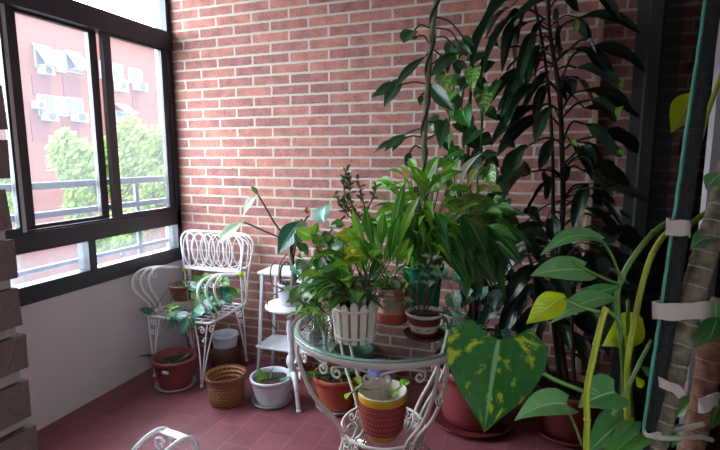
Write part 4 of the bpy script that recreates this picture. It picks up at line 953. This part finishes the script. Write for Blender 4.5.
# --- climber on a mossy pole, back of the table
Y=P_cl.y; b=MB(); bs=(S_dark,climb)
def hang(bl,bs,pet,tip,w,Y,dY=0,prof='lance',bend=None,rp=.9,**k):
    """petiole given as pixels (last one = leaf base), leaf to tip"""
    if len(pet)>1:
        if isinstance(bs,tuple): b_=MB(); tube_px(b_,pet,rp,Y,n=5); b_.build('petiole',*bs)
        else: tube_px(bs,pet,rp,Y,n=5)
    blade_px(bl,pet[-1][:2],tip,w,Y+(pet[-1][2] if len(pet[-1])>2 else 0),dY,prof,bend=bend,**k)
pole=[up(P_cl,.09),W(428,255,Y=Y),W(424,170,Y=Y),W(425,125,Y=Y),W(429,70,Y=Y),W(433,25,Y=Y),W(437,-8,Y=Y),W(439,-40,Y=Y)]
m=MB(); m.tube(pole,[.013,.013,.012,.012,.011,.011,.010,.009],10); o=m.build('moss_pole',S_moss,climb)
m=MB(); 
P,_=spline(pole,10); hel=[]
for i,p in enumerate(P): hel.append(p+V((math.cos(i*.55)*.013,math.sin(i*.55)*.013-.004,0)))
m.tube(hel,.006,6,raw=True); m.build('stem',S_dark,climb)
hang(b,bs,[(430,28),(420,25),(414,31)],(404,43),15,Y,-.03,'round')
hang(b,bs,[(428,42),(424,36),(418,36)],(412,40),5,Y,-.02)
hang(b,bs,[(428,52),(426,56)],(393,90),9,Y,-.04)
hang(b,bs,[(427,84),(414,82),(403,84)],(371,98),11,Y,-.03,bend=(0,0,.06)); hang(b,bs,[(403,84)],(384,108),12,Y,-.06)
hang(b,bs,[(403,84),(402,84)],(392,80),6,Y,0)
hang(b,bs,[(426,92),(421,95)],(420,106),6,Y,-.01,'ovate')
hang(b,bs,[(424,128),(415,130),(406,134)],(384,152),9,Y,-.05); hang(b,bs,[(406,136)],(392,152),7,Y,-.05)
hang(b,bs,[(424,138),(412,136),(402,140)],(373,154),6,Y,-.03)
hang(b,bs,[(424,150),(415,146),(410,152)],(406,168),8,Y,-.02,'ovate')
hang(b,bs,[(436,17),(450,22),(462,36)],(474,46),8,Y,-.04); hang(b,bs,[(436,28),(450,31),(460,45)],(472,55),8,Y,-.06); hang(b,bs,[(435,37),(446,38),(458,52)],(430,78),13,Y,-.05)
hang(b,bs,[(434,50),(444,58)],(448,74),8,Y,-.04); hang(b,bs,[(428,78),(430,84)],(454,112),15,Y,-.08); hang(b,bs,[(426,70),(440,58),(452,55)],(476,44),10,Y,-.02)
hang(b,bs,[(426,140),(438,132),(447,118)],(440,150),13,Y,-.06); hang(b,bs,[(426,122),(436,122)],(446,126),5,Y)
fin(b,'foliage',L_dark,climb)

# --- variegated pothos on its own thin pole in the large rose pot
Y=P_big.y; q=up(P_big,.27)
m=MB(); m.tube([q,W(474,260,Y=Y),W(468,160,Y=Y),W(470,100,Y=Y),W(474,40,Y=Y)],.008,8); m.build('cane',S_brown,pot_big)
bs=MB(); 
for pts in (((470,250),(462,180),(464,140),(461,115),(464,85),(474,62)),((472,250),(478,170),(482,120),(476,85)),((470,240),(456,190),(450,150),(449,110),(455,80))): tube_px(bs,pts,1.2,Y-.02,n=6)
fin(bs,'stem',S_green,pot_big)
def ph(p0,p1,w,dY=-.03,m='v',Y0=None,**k):
    B={'v':bv,'m':bm,'y':by,'d':bd}[m]; blade_px(B,p0,p1,w*1.1,(Y if Y0 is None else Y0)-.05,dY,'heart',lobe=.14,**k)
bv=MB(); bm=MB(); by=MB(); bd=MB()
ph((474,68),(472,92),15,-.06); ph((483,90),(484,116),18,-.05); ph((462,110),(470,128),20,-.06,'m'); ph((455,92),(448,104),14,-.05,'m'); ph((446,76),(444,90),11,-.03,'v'); ph((463,42),(457,60),6,-.03,'y')
ph((450,134),(450,144),13,-.06,'m'); ph((448,104),(452,120),9,-.03,'v'); ph((470,62),(492,52),8,.02,'m'); ph((498,82),(486,110),8,-.04,'m'); ph((452,86),(447,74),10,0,'y')
ph((486,166),(496,188),17,-.05,'v'); ph((482,160),(499,154),10,-.02,'d'); ph((474,158),(472,180),16,-.05,'d'); ph((455,160),(452,175),10,-.04,'m'); ph((460,150),(446,158),11,-.04,'m'); ph((492,200),(502,216),16,-.04,'v'); ph((470,140),(480,152),12,-.03,'d')
ph((462,70),(452,60),12,0,'d'); ph((478,130),(462,148),14,-.05,'d'); ph((470,80),(460,92),13,-.05,'d'); ph((440,160),(430,170),9,-.03,'d'); ph((484,70),(496,62),10,0,'d')
for i in range(34):
    x=rnd.uniform(438,508); y=rnd.uniform(40,200); a=rnd.uniform(.3,2.8); ph((x,y),(x+14*math.cos(a),y+17*math.sin(a)),rnd.uniform(9,14),rnd.uniform(-.06,.03),'d',Y0=Y+rnd.uniform(0,.12))
fin(bv,'foliage',L_vari,pot_big); fin(bm,'foliage',L_mid,pot_big); fin(by,'foliage',L_bright,pot_big); fin(bd,'foliage',L_dark,pot_big)
b=MB(); bs=MB(); q2=up(P_big,.28)
for i in range(30):
    x=rnd.uniform(442,505); y=rnd.uniform(262,330); a=rnd.uniform(.2,2.9); L=rnd.uniform(12,20); yb=P_big.y-rnd.uniform(-.06,.14)
    A_,T_=blade_px(b,(x,y),(x+L*math.cos(a),y+L*math.sin(a)),rnd.uniform(11,17),yb,rnd.uniform(-.06,.0),'heart',lobe=.12); bs.tube([q2+V((rnd.uniform(-.08,.08),rnd.uniform(-.08,.08),0)),(A_+q2)/2+V((0,0,.03)),A_],.002,5,sub=3)
fin(b,'foliage',leafmat('leaf_marbled_dark',G(26,60,44),G(44,84,58),vari=G(110,140,116),vth=.57,trans=.15,uscale=4),pot_big); fin(bs,'stem',S_dark,pot_big)
# low dark leaves, their shadow put into the colour, spilling from the same pot
b=MB(); bs=MB(); spray(b,bs,up(P_big,.29),46,(0,360),(5,60),(.05,.22),(.09,.15),(.06,.09),'heart',droop=.9,jit=.09,lobe=.12,seed=61,sr=.003)
fin(b,'foliage',L_black,pot_big); fin(bs,'stem',S_dark,pot_big)
b=MB(); bs=MB(); spray(b,bs,up(P_big,.33)+V((-.03,-.1,.08)),14,(170,330),(10,60),(.05,.14),(.05,.08),(.035,.05),'ovate',droop=.7,jit=.04,lobe=.05,seed=62)
fin(b,'foliage',L_vari,pot_big); fin(bs,'stem',S_green,pot_big)

# --- the tall dark plant by the glass door
Y=P_r.y; q=up(P_r,.2)
m=MB(); stem=[q,W(560,330,Y=Y),W(560,260,Y=Y),W(563,205,Y=Y),W(562,150,Y=Y),W(560,100,Y=Y),W(556,70,Y=Y),W(550,32,Y=Y),W(547,-10,Y=Y),W(546,-45,Y=Y)]
m.tube(stem,[.014,.013,.012,.012,.011,.011,.010,.008,.007,.005],10); m.build('trunk',S_dark,pot_r)
m=MB(); m.tube([q+V((-.03,.03,0)),W(552,300,Y=Y+.03),W(553,215,Y=Y+.02),W(552,140,Y=Y+.02),W(545,60,Y=Y+.04),W(530,-20,Y=Y+.05),W(524,-50,Y=Y+.05)],[.012,.011,.009,.008,.007,.006,.005],8); m.build('trunk',S_dark,pot_r)
m=MB(); m.tube([q+V((-.06,-.01,0)),W(536,330,Y=Y),W(534,280,Y=Y),W(524,235,Y=Y)],.008,8); m.tube([q+V((.03,-.03,0)),W(572,330,Y=Y-.02),W(575,270,Y=Y-.02)],.009,8); m.build('trunk',S_dark,pot_r)
b=MB(); bs=MB(); bb=MB(); bg_=MB()
LF=[ # petiole pixels ..., tip, width, dY
 ([(540,-8),(522,-4),(508,0)],(470,62),13,-.10),([(536,-6),(526,4),(520,12)],(478,76),13,-.12),([(545,20),(530,10),(517,14)],(501,70),8,-.08),([(549,30),(540,26),(536,32)],(515,78),13,-.12),
 ([(552,44),(546,36),(540,44)],(526,82),10,-.10),([(556,66),(542,60),(532,64)],(500,112),13,-.10),([(548,50),(530,46),(500,48)],(487,30),7,-.03),
 ([(560,96),(550,82),(540,84)],(506,120),14,-.1),([(558,90),(550,84),(545,86)],(535,118),11,-.08),([(562,112),(548,104),(540,108)],(490,140),15,-.12),([(562,128),(552,118),(545,118)],(496,152),15,-.13),
 ([(562,142),(545,138),(528,146)],(503,182),15,-.10),([(562,178),(548,170),(531,172)],(500,200),19,-.12),([(562,176),(550,168),(544,172)],(543,192),11,-.06),([(560,232),(545,226),(540,224)],(523,211),15,-.04),
 ([(562,78),(572,56),(586,49)],(645,68),12,.04),([(556,70),(568,66),(576,68)],(624,86),11,-.04),([(554,50),(562,26),(580,18)],(641,28),10,.03),([(556,62),(578,42),(586,40)],(588,22),15,-.06),
 ([(554,24),(558,14),(556,8)],(556,22),9,-.05),([(556,34),(560,28),(558,26)],(559,44),7,-.05),([(548,10),(565,-8),(590,-6)],(618,14),9,.0),
 ([(562,110),(572,94),(588,90)],(638,112),18,.02),([(562,118),(576,104),(590,100)],(617,118),12,-.03),([(563,140),(572,122),(584,124)],(622,152),12,-.04),([(563,150),(580,140),(600,136)],(638,148),15,.05),
 ([(563,172),(574,158),(586,158)],(632,193),13,.03),([(563,165),(578,150),(583,146)],(589,170),17,-.06),([(564,180),(572,166),(582,170)],(612,190),9,-.05),
 ([(563,200),(574,186),(588,184)],(572,224),14,-.06),([(563,208),(580,196),(590,196)],(602,200),12,.02),([(563,226),(580,214),(600,217)],(633,215),6,.05),
 ([(562,214),(556,212),(552,216)],(552,238),14,-.06),([(562,230),(540,222),(520,224)],(492,222),7,-.02),([(562,250),(540,238),(530,240)],(488,250),10,-.05),([(562,240),(590,226),(604,232)],(644,258),16,.03),
 ([(562,258),(590,250),(606,254)],(650,292),18,.02),([(562,262),(575,248),(586,252)],(600,290),18,-.08),([(562,270),(546,262),(536,266)],(505,300),16,-.08),([(562,285),(545,276),(536,284)],(498,330),18,-.1),([(562,292),(580,282),(592,288)],(630,330),18,-.05),
 ([(561,310),(550,298),(540,306)],(520,345),18,-.1),([(561,310),(572,300),(586,308)],(606,350),18,-.1)]
for pet,tip,w,dY in LF:
    hang(bg_ if (pet[-1][0]<545 and tip[1]<125) or tip[1]>170 and pet[-1][0]<550 and tip[1]<215 else b,bs,[(x,y) for x,y in pet],(tip[0]+rnd.uniform(-2,3),tip[1]+rnd.uniform(2,8)),w,Y,dY,'cane',bend=(0,-.02,.16),rp=1.2,fold=.5,wave=.09,up=.5,j=.7,twist=rnd.uniform(-.7,.7))
r=random.Random(77)
for i in range(26):   # the rest of the crown, mostly turned away to the back and sides
    h=r.uniform(.35,2.25); k=min(range(len(stem)),key=lambda n:abs(stem[n].z-h)); p=V((stem[k].x,stem[k].y,h)); a=r.uniform(0,2*PI); d=V((math.cos(a),math.sin(a)*.7,0))
    if p.y+d.y*.3>-.03: d.y=-abs(d.y)*.4
    L=r.uniform(.14,.24); q1=p+d*r.uniform(.06,.12)+UPV*.04; t=q1+d*L*.7-UPV*L*r.uniform(.3,.9)
    if t.x>RX-.04 or t.y>-.03: continue
    bs.tube([p,(p+q1)/2+UPV*.02,q1],.003,5,sub=3); b.blade(axis_pts(q1,t,UPV*L*.12,7),r.uniform(.045,.07),UPV*.6+V((r.uniform(-.6,.6),r.uniform(-.8,.2),0)),.5,'cane',wave=.08,twist=r.uniform(-.6,.6),var=r.random())
r=random.Random(91)
def darkleaf(x,y,a,L,w,Yd):
    t=(x+L*math.cos(a),y+L*math.sin(a)); dy=r.uniform(-.1,.04)
    A_=W(x,y,Y=Yd); T_=W(*t,Y=Yd+dy)
    if max(A_.y,T_.y)>-.03 or max(A_.x,T_.x)>RX-.04 or min(A_.z,T_.z)<.3: return
    blade_px(b,(x,y),t,w,Yd,dy,'cane',bend=(0,-.02,.14),fold=.5,wave=.08,twist=r.uniform(-.6,.6),up=.5,j=.6)
    k=min(range(1,len(stem)-1),key=lambda n_:abs(stem[n_].z-A_.z-.02)); s0=stem[k]*.9+stem[k+1]*.1; bs.tube([s0,(s0+A_)/2+UPV*.03,A_],.003,5,sub=3)
for i in range(7): darkleaf(r.uniform(505,560),r.uniform(-10,95),r.uniform(1.6,2.5),r.uniform(34,62),r.uniform(6,10),Y+r.uniform(-.1,.08))
for i in range(7): darkleaf(r.uniform(560,610),r.uniform(-5,210),r.uniform(.1,1.3),r.uniform(26,46),r.uniform(6,11),Y+r.uniform(-.08,.08))
for i in range(40): darkleaf(r.uniform(480,640),r.uniform(225,325),r.uniform(.2,2.9),r.uniform(26,52),r.uniform(10,17),Y+r.uniform(-.06,.12))
fin(b,'foliage',L_black,pot_r); fin(bs,'stem',S_dark,pot_r)
for p0,p1,w in (((576,18),(575,34),5),((621,82),(622,90),6),((617,118),(624,106),8),((572,140),(577,147),5),((611,186),(614,193),4),((618,150),(624,156),6)): blade_px(bb,p0,p1,w,Y-.05,-.02,'ovate',var=.2)
fin(bg_,'foliage',L_dark,pot_r)  # greener colour paints the left-hand leaves as the lit ones
o=fin(bb,'foliage',L_bright,pot_r); o['label']='bright green young leaf tips'

# ------------------------------------------------------------------ foreground: climbing pothos on a dark pole, and a bare-trunked dumb cane
FD=.80
f0=W(640,450,D=.82); PF=V((f0.x+.06,f0.y+.05,0))
fg=thing('climbing_pothos','big-leaved pothos with yellow-green stems on a dark netted pole in the right foreground','potted plant',PF)
b=MB(); b.lathe(shell(.10,.14,.26,.012,.03),PF,32); b.build('pot',M_terra,fg)
b=MB(); b.lathe([(0,.2),(.12,.205),(.128,.215),(0,.22)],PF,20); b.build('soil',M_soil,fg)
soil=up(PF,.20)
M_net=plain('netted_pole_black',G(24,24,26),.7,var=.4,scale=160,bump=1.0,bscale=300); M_tealn=plain('green_rim_highlight',G(70,150,130),.45,var=.15,scale=60)
pl0=W(649,450,D=FD); pl1=W(715,-10,D=FD); dd=(pl1-pl0)
b=MB(); b.tube([V((soil.x,soil.y,.19)),pl0-dd*.25+V((0,0,0)),pl0,pl0+dd*.5,pl1,pl1+dd*.1],.0128,14,sub=10); b.build('netted_pole',M_net,fg)
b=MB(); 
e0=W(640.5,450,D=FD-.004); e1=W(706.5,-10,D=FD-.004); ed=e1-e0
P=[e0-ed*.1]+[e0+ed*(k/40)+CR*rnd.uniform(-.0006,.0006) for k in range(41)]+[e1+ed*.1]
b.tube(P,.0024,6,raw=True); o=b.build('rim_highlight',M_tealn,fg); o['label']='painted teal rim highlight on the green plastic edge of the pole'  # rim highlight of the green plastic pole edge, modelled as a thin tube
# stems
def st(pts,r,mat,D=.78,name='stem',par=None):
    b=MB(); P=tube_px(b,pts,r,D=D,n=8); return P,b
def rooted(pts,r,mat,D=.78):
    b=MB(); P=[]
    for p in pts: P.append(W(p[0],p[1],D=D+(p[2] if len(p)>2 else 0)))
    P=[soil+V(((P[0].x-soil.x)*.35,(P[0].y-soil.y)*.35,0)),(soil+P[0])/2+V(((P[0].x-soil.x)*.2,(P[0].y-soil.y)*.2,.06))]+P
    P.insert(2,P[2]*1.0+(P[2]-P[3]).normalized()*.08); rr=r/ppm(P[-1]); b.tube(P,rr,9,sub=6)
    for p in P[4:-1:2]: b.lathe([(rr*.9,-.004),(rr*1.18,-.001),(rr*1.18,.001),(rr*.9,.004)],p,9)
    b.build('stem',mat,fg)
rooted([(586,455),(587,420),(587,390),(596,345),(604,313),(607,308)],3.1,S_yel,.74)
rooted([(592,455),(604,430),(622,400),(640,362),(652,340)],2.0,S_green,.82)
rooted([(627,455),(627,410),(628,360),(635,320),(642,286),(652,255),(668,232),(690,224),(704,214),(722,205)],2.9,S_yel,.84)
rooted([(612,455),(622,415),(624,375),(621,340),(617,300),(622,278),(634,256),(654,232),(672,220)],2.8,S_green,.86)
rooted([(640,455),(633,420),(630,380),(628,335),(628,300)],1.8,S_green,.88)
rooted([(655,455),(672,330),(686,200),(699,145),(708,112),(722,74)],2.3,S_yel,.845)
for pp_,r_,d_ in (([(564,299),(580,306),(603,313)],2.0,.745),([(603,241),(612,256),(622,280)],1.3,.85),([(537,370),(558,381),(583,391)],2.3,.735),([(566,405),(574,424),(582,445)],1.4,.78),([(606,310),(617,318),(622,330)],2.2,.76),([(573,262),(595,274),(618,284)],1.5,.86)):
    b=MB(); tube_px(b,pp_,r_,D=d_,n=7); b.build('petiole',S_green,fg)
def fl(p0,p1,w,D,dD,mat,label=None,prof='heart',lobe=.16,n=14,par=fg,**k):
    b=MB(); blade_px(b,p0,p1,w,0,D=D,dD=dD,prof=prof,lobe=lobe,n=n,**k); o=b.build('leaf',mat,par)
    if label: o['label']=label
    return o
cam_dir=lambda px,py:(CAM-W(px,py,D=.75)).normalized()
nB=V((-.34,-.74,.55))
fl((499,340),(484,433),97,.735,-.03,L_fgv,'large dark green leaf splashed with yellow',nrm=nB,bend=(0,0,.06),fold=.16,wave=.012,lobe=.17,var=.47)
fl((564,296),(526,324),27,.75,-.02,L_fgy,'lime yellow leaf',prof='ovate',lobe=.05,nrm=(-.1,-.9,.35),fold=.15)
fl((584,270),(530,276),30,.86,-.02,L_fg,None,nrm=(-.05,-.6,.8),fold=.1,lobe=.14,bend=(0,0,.05))
fl((602,240),(540,256),22,.86,-.03,L_fg,None,prof='heart',lobe=.12,nrm=(-.15,-.55,.8),bend=(0,0,.16),fold=.12)
fl((621,286),(564,301),16,.85,-.02,L_fgm if 'L_fgm' in globals() else L_mid,None,prof='lance',lobe=.0,nrm=(.1,-.8,.3))
fl((614,298),(550,324),22,.82,-.03,L_fg,None,prof='ovate',lobe=.05,nrm=(-.2,-.6,.75),bend=(0,0,.1))
fl((640,318),(602,346),32,.90,-.02,L_fgy,None,prof='ovate',lobe=.05,nrm=(0,-1,.1))
fl((567,404),(514,421),30,.78,-.04,L_fg,None,prof='heart',lobe=.12,nrm=(-.25,-.7,.65),bend=(0,0,.10))
fl((615,392),(578,408),38,.80,-.03,L_fg,None,prof='heart',lobe=.14,nrm=(-.2,-.75,.55),bend=(0,0,.06))
fl((625,420),(586,455),34,.82,-.06,L_fg,None,nrm=(-.1,-.6,.8)); fl((640,432),(606,462),30,.80,-.05,L_mid,None,nrm=(-.1,-.6,.8))
fl((634,418),(612,426),12,.85,0,L_fgy,None,prof='ovate',lobe=0)
fl((694,94),(671,133),27,.86,-.01,L_fgy,'lime leaf beside the top of the pole',prof='ovate',lobe=.06,nrm=(-.2,-.95,.1),fold=.2)
fl((722,172),(706,190),16,.80,0,L_fg,None,prof='lance',lobe=0,nrm=(-.3,-.6,.6)); fl((716,232),(690,250),17,.80,-.01,L_fg,None,prof='ovate',lobe=.03,nrm=(-.3,-.6,.6))
fl((650,376),(640,366),8,.86,0,L_mid,None,prof='ovate',lobe=0); fl((642,388),(636,376),8,.86,0,L_fgy,None,prof='ovate',lobe=0)
for k in range(9):
    x=rnd.uniform(600,660); y=rnd.uniform(400,470); fl((x,y),(x-rnd.uniform(5,24),y+rnd.uniform(8,22)),rnd.uniform(12,20),.92+rnd.uniform(0,.1),-.04,L_mid,None,nrm=(-.2,-.6,.7))
# trunks
def ringbark(name,c1,c2,c3,rings):
    m,t,out=nt(name); L=t.links.new; uv=node(t,'UVMap',uv_map='UVMap'); sp=node(t,'SeparateXYZ'); L(uv.outputs[0],sp.inputs[0]); tc=node(t,'TexCoord'); nz=node(t,'TexNoise'); nz.inputs['Scale'].default_value=42; nz.inputs['Detail'].default_value=6; L(tc.outputs['Object'],nz.inputs['Vector'])
    mp=node(t,'Mapping'); mp.inputs[3].default_value=(160,160,22); L(tc.outputs['Object'],mp.inputs[0]); n2=node(t,'TexNoise'); n2.inputs['Scale'].default_value=1; n2.inputs['Detail'].default_value=4; L(mp.outputs[0],n2.inputs['Vector'])
    mx=node(t,'Mix',data_type='RGBA'); mx.inputs[6].default_value=c4(c1); mx.inputs[7].default_value=c4(c2); cr=node(t,'MapRange'); cr.inputs[1].default_value=.38; cr.inputs[2].default_value=.62; L(nz.outputs['Fac'],cr.inputs[0]); L(cr.outputs[0],mx.inputs[0])
    a=node(t,'Math',operation='MULTIPLY'); L(sp.outputs[1],a.inputs[0]); a.inputs[1].default_value=rings; b=node(t,'Math',operation='MULTIPLY_ADD'); L(nz.outputs['Fac'],b.inputs[0]); b.inputs[1].default_value=.35; L(a.outputs[0],b.inputs[2]); f=node(t,'Math',operation='FRACT'); L(b.outputs[0],f.inputs[0]); r_=node(t,'MapRange'); r_.inputs[1].default_value=.86; r_.inputs[2].default_value=.95; L(f.outputs[0],r_.inputs[0])
    m2=node(t,'Mix',data_type='RGBA'); L(r_.outputs[0],m2.inputs[0]); L(mx.outputs[2],m2.inputs[6]); m2.inputs[7].default_value=c4(c3)
    p=node(t,'BsdfPrincipled'); p.inputs['Roughness'].default_value=.75; L(m2.outputs[2],p.inputs['Base Color']); bp=node(t,'Bump'); bp.inputs['Strength'].default_value=.7; bp.inputs['Distance'].default_value=.004; ad=node(t,'Math',operation='ADD'); L(n2.outputs['Fac'],ad.inputs[0]); L(r_.outputs[0],ad.inputs[1]); L(ad.outputs[0],bp.inputs['Height']); L(bp.outputs[0],p.inputs['Normal']); L(p.outputs[0],out.inputs[0]); return m
M_trunk=ringbark('cane_trunk_grey',G(84,74,58),G(134,120,100),G(168,154,136),26); M_trunk2=ringbark('cane_trunk_red',G(104,64,48),G(158,106,80),G(150,124,104),15); M_tape=plain('tie_tape',G(196,176,170),.75,var=.08,bump=.3); M_twine=plain('cotton_twine',G(190,184,170),.9,bump=.5,bscale=300)
c0=W(690,450,D=.84); PD=V((c0.x+.10,c0.y+.10,0))
dc=thing('dumb_cane','two bare ringed plant canes tied with strips of cloth at the right edge, foreground','potted plant',PD)
b=MB(); b.lathe(shell(.09,.12,.24,.012,.03),PD,32); b.build('pot',M_brown,dc)
b=MB(); b.lathe([(0,.19),(.10,.195),(.108,.205),(0,.21)],PD,20); b.build('soil',M_soil,dc)
def cane(pts,r,mat,D,ring):
    b=MB(); P=[W(p[0],p[1],D=D+(p[2] if len(p)>2 else 0)) for p in pts]; s=up(PD,.19); dn=(P[0]-P[1]).normalized(); P=[s+V(((P[0].x-s.x)*.4,(P[0].y-s.y)*.4,0)),s*.4+(P[0]+dn*.1)*.6,P[0]+dn*.08]+P
    Q,T=spline(P,14); L=0; R=[]
    for i in range(len(Q)):
        if i: L+=(Q[i]-Q[i-1]).length
        R.append(r/ppm(P[-1])*(1+.10*max(0,math.cos(2*PI*L/ring))**6))
    b.tube(Q,R,14,raw=True); b.build('trunk',mat,dc)
cane([(652,455),(660,425),(671,385),(682,335),(694,290),(706,250),(718,215),(730,170),(738,130)],11.0,M_trunk,.80,.028)
cane([(690,455),(700,415),(706,380),(712,340),(724,300)],10.5,M_trunk2,.86,.034)
fl((716,322),(690,350),20,.82,-.02,L_fg,None,prof='ovate',lobe=.03,par=dc,nrm=(-.3,-.8,.4)); fl((716,322),(716,300),26,.82,-.01,L_fg,None,prof='round',lobe=.0,par=dc,nrm=(-.3,-.8,.4)); fl((718,318),(708,344),20,.80,-.02,L_mid,None,prof='ovate',lobe=.03,par=dc,nrm=(-.3,-.8,.4))
fl((696,398),(676,418),16,.90,0,L_mid,None,prof='ovate',lobe=.05,par=dc); fl((704,396),(690,410),8,.88,0,L_bright,None,prof='ovate',lobe=0,par=dc); fl((684,425),(672,448),14,.92,0,L_mid,None,prof='ovate',lobe=.05,par=dc); fl((722,400),(712,430),18,.84,0,L_mid,None,prof='ovate',lobe=.05,par=dc)
# ties
def strip(pts,w,D,name,label,mat=M_tape):
    """cloth strip through pixel points, hanging upright, real thickness"""
    b=MB(); P=[W(p[0],p[1],D=D+(p[2] if len(p)>2 else 0)) for p in pts]; Q,_=spline(P,5); w=w/ppm(P[0])/2; n=len(Q); vs=[]
    for i,q in enumerate(Q):
        d=(Q[min(i+1,n-1)]-Q[max(i-1,0)]).normalized(); u=(CU-d*CU.dot(d)).normalized(); f=d.cross(u)*.0012
        ww=w*(1+.05*math.sin(i*.7)); vs+= [q+u*ww+f,q-u*ww+f,q-u*ww-f,q+u*ww-f]
    fs=[]
    for i in range(n-1):
        for k in range(4): l=(k+1)%4; fs.append((i*4+k,i*4+l,i*4+4+l,i*4+4+k))
    fs+=[(3,2,1,0),tuple((n-1)*4+k for k in range(4))]
    b.add(vs,fs,smooth=False); return top(b,name,mat,P[0],label,'plant tie','cloth strips tying the foreground plants')
strip([(690,230,.025),(671,225,.01),(667,226,-.006),(670,228,-.016),(680,228,-.018),(688,228,-.014),(690,230,.0)],15,FD,'cloth_tie','short pale cloth strip wrapped round the upper part of the dark pole')
strip([(668,308,.02),(655,309,.008),(653,310,-.006),(658,311,-.016),(672,312,-.019),(690,311,-.022),(704,310,-.022),(710,309,-.006)],16,FD,'cloth_tie','long pale cloth strip joining the dark pole to the ringed grey cane')
strip([(683,382,.0),(661,380,-.006),(660,382,-.012),(668,386,-.024),(676,389,-.026),(682,396,-.026)],9,FD,'cloth_tie','knotted white cloth strip with loose ends low on the grey cane')
strip([(728,398,.02),(714,400,-.02),(704,405,-.022),(699,406,-.012),(700,404,.002)],13,.855,'cloth_tie','white cloth strip round the reddish cane at the right edge')
b=MB(); Pt=[W(x,y,D=FD+e) for x,y,e in ((668,431,-.006),(650,436,-.02),(644,432,-.004),(650,427,.018),(672,430,.03),(690,427,.03),(704,424,.03))]; b.tube(Pt,.0042,7)
Pt=[W(x,y,D=FD+e) for x,y,e in ((646,436,-.006),(660,438,-.022),(680,438,-.01),(700,437,.02),(712,440,.03))]; b.tube(Pt,.0042,7); top(b,'cotton_twine',M_twine,Pt[0],'two turns of pale cotton twine lashing the two canes together near the bottom edge','twine')
# ------------------------------------------------------------------ daylight
w=bpy.data.worlds.new('World'); scn.world=w; w.use_nodes=True; t=w.node_tree; t.nodes.clear()
out=t.nodes.new('ShaderNodeOutputWorld'); bg=t.nodes.new('ShaderNodeBackground'); t.links.new(bg.outputs[0],out.inputs[0])
bg.inputs[0].default_value=(.80,.90,1.0,1)
tcw=t.nodes.new('ShaderNodeTexCoord'); spw=t.nodes.new('ShaderNodeSeparateXYZ'); t.links.new(tcw.outputs['Generated'],spw.inputs[0])
mrw=t.nodes.new('ShaderNodeMapRange'); mrw.inputs[1].default_value=-.05; mrw.inputs[2].default_value=-.5; mrw.inputs[3].default_value=6.6; mrw.inputs[4].default_value=27.0
t.links.new(spw.outputs[0],mrw.inputs[0]); t.links.new(mrw.outputs[0],bg.inputs[1])
sd=bpy.data.lights.new('sun','SUN'); sd.energy=.8; sd.angle=math.radians(2); sd.color=(1,.95,.86); so=bpy.data.objects.new('sun',sd); COL.objects.link(so)
so.rotation_euler=V((-.55,.25,-.8)).to_track_quat('-Z','Y').to_euler()
pd_=bpy.data.lights.new('window_portal','AREA'); pd_.shape='RECTANGLE'; pd_.size=1.6; pd_.size_y=1.85; pd_.cycles.is_portal=True
po=bpy.data.objects.new('window_portal',pd_); COL.objects.link(po); po.location=(-.26,-.8,1.62); po.rotation_euler=V((1,0,0)).to_track_quat('-Z','Y').to_euler()
pd3=bpy.data.lights.new('window_portal','AREA'); pd3.shape='RECTANGLE'; pd3.size=1.05; pd3.size_y=1.5; pd3.cycles.is_portal=True  # portal of the added unseen window
po3=bpy.data.objects.new('window_portal',pd3); COL.objects.link(po3); po3.location=(RX+.14,-2.82,1.55); po3.rotation_euler=V((-1,0,0)).to_track_quat('-Z','Y').to_euler()
vs=scn.view_settings; vs.view_transform='Standard'; vs.look='None'; vs.gamma=1; vs.exposure=0.15; vs.use_curve_mapping=False
scn.display_settings.display_device='sRGB'
cy=scn.cycles; cy.use_denoising=True; cy.max_bounces=10; cy.diffuse_bounces=5; cy.glossy_bounces=4; cy.transparent_max_bounces=24; cy.transmission_bounces=6; cy.caustics_reflective=False; cy.caustics_refractive=False; cy.sample_clamp_indirect=6
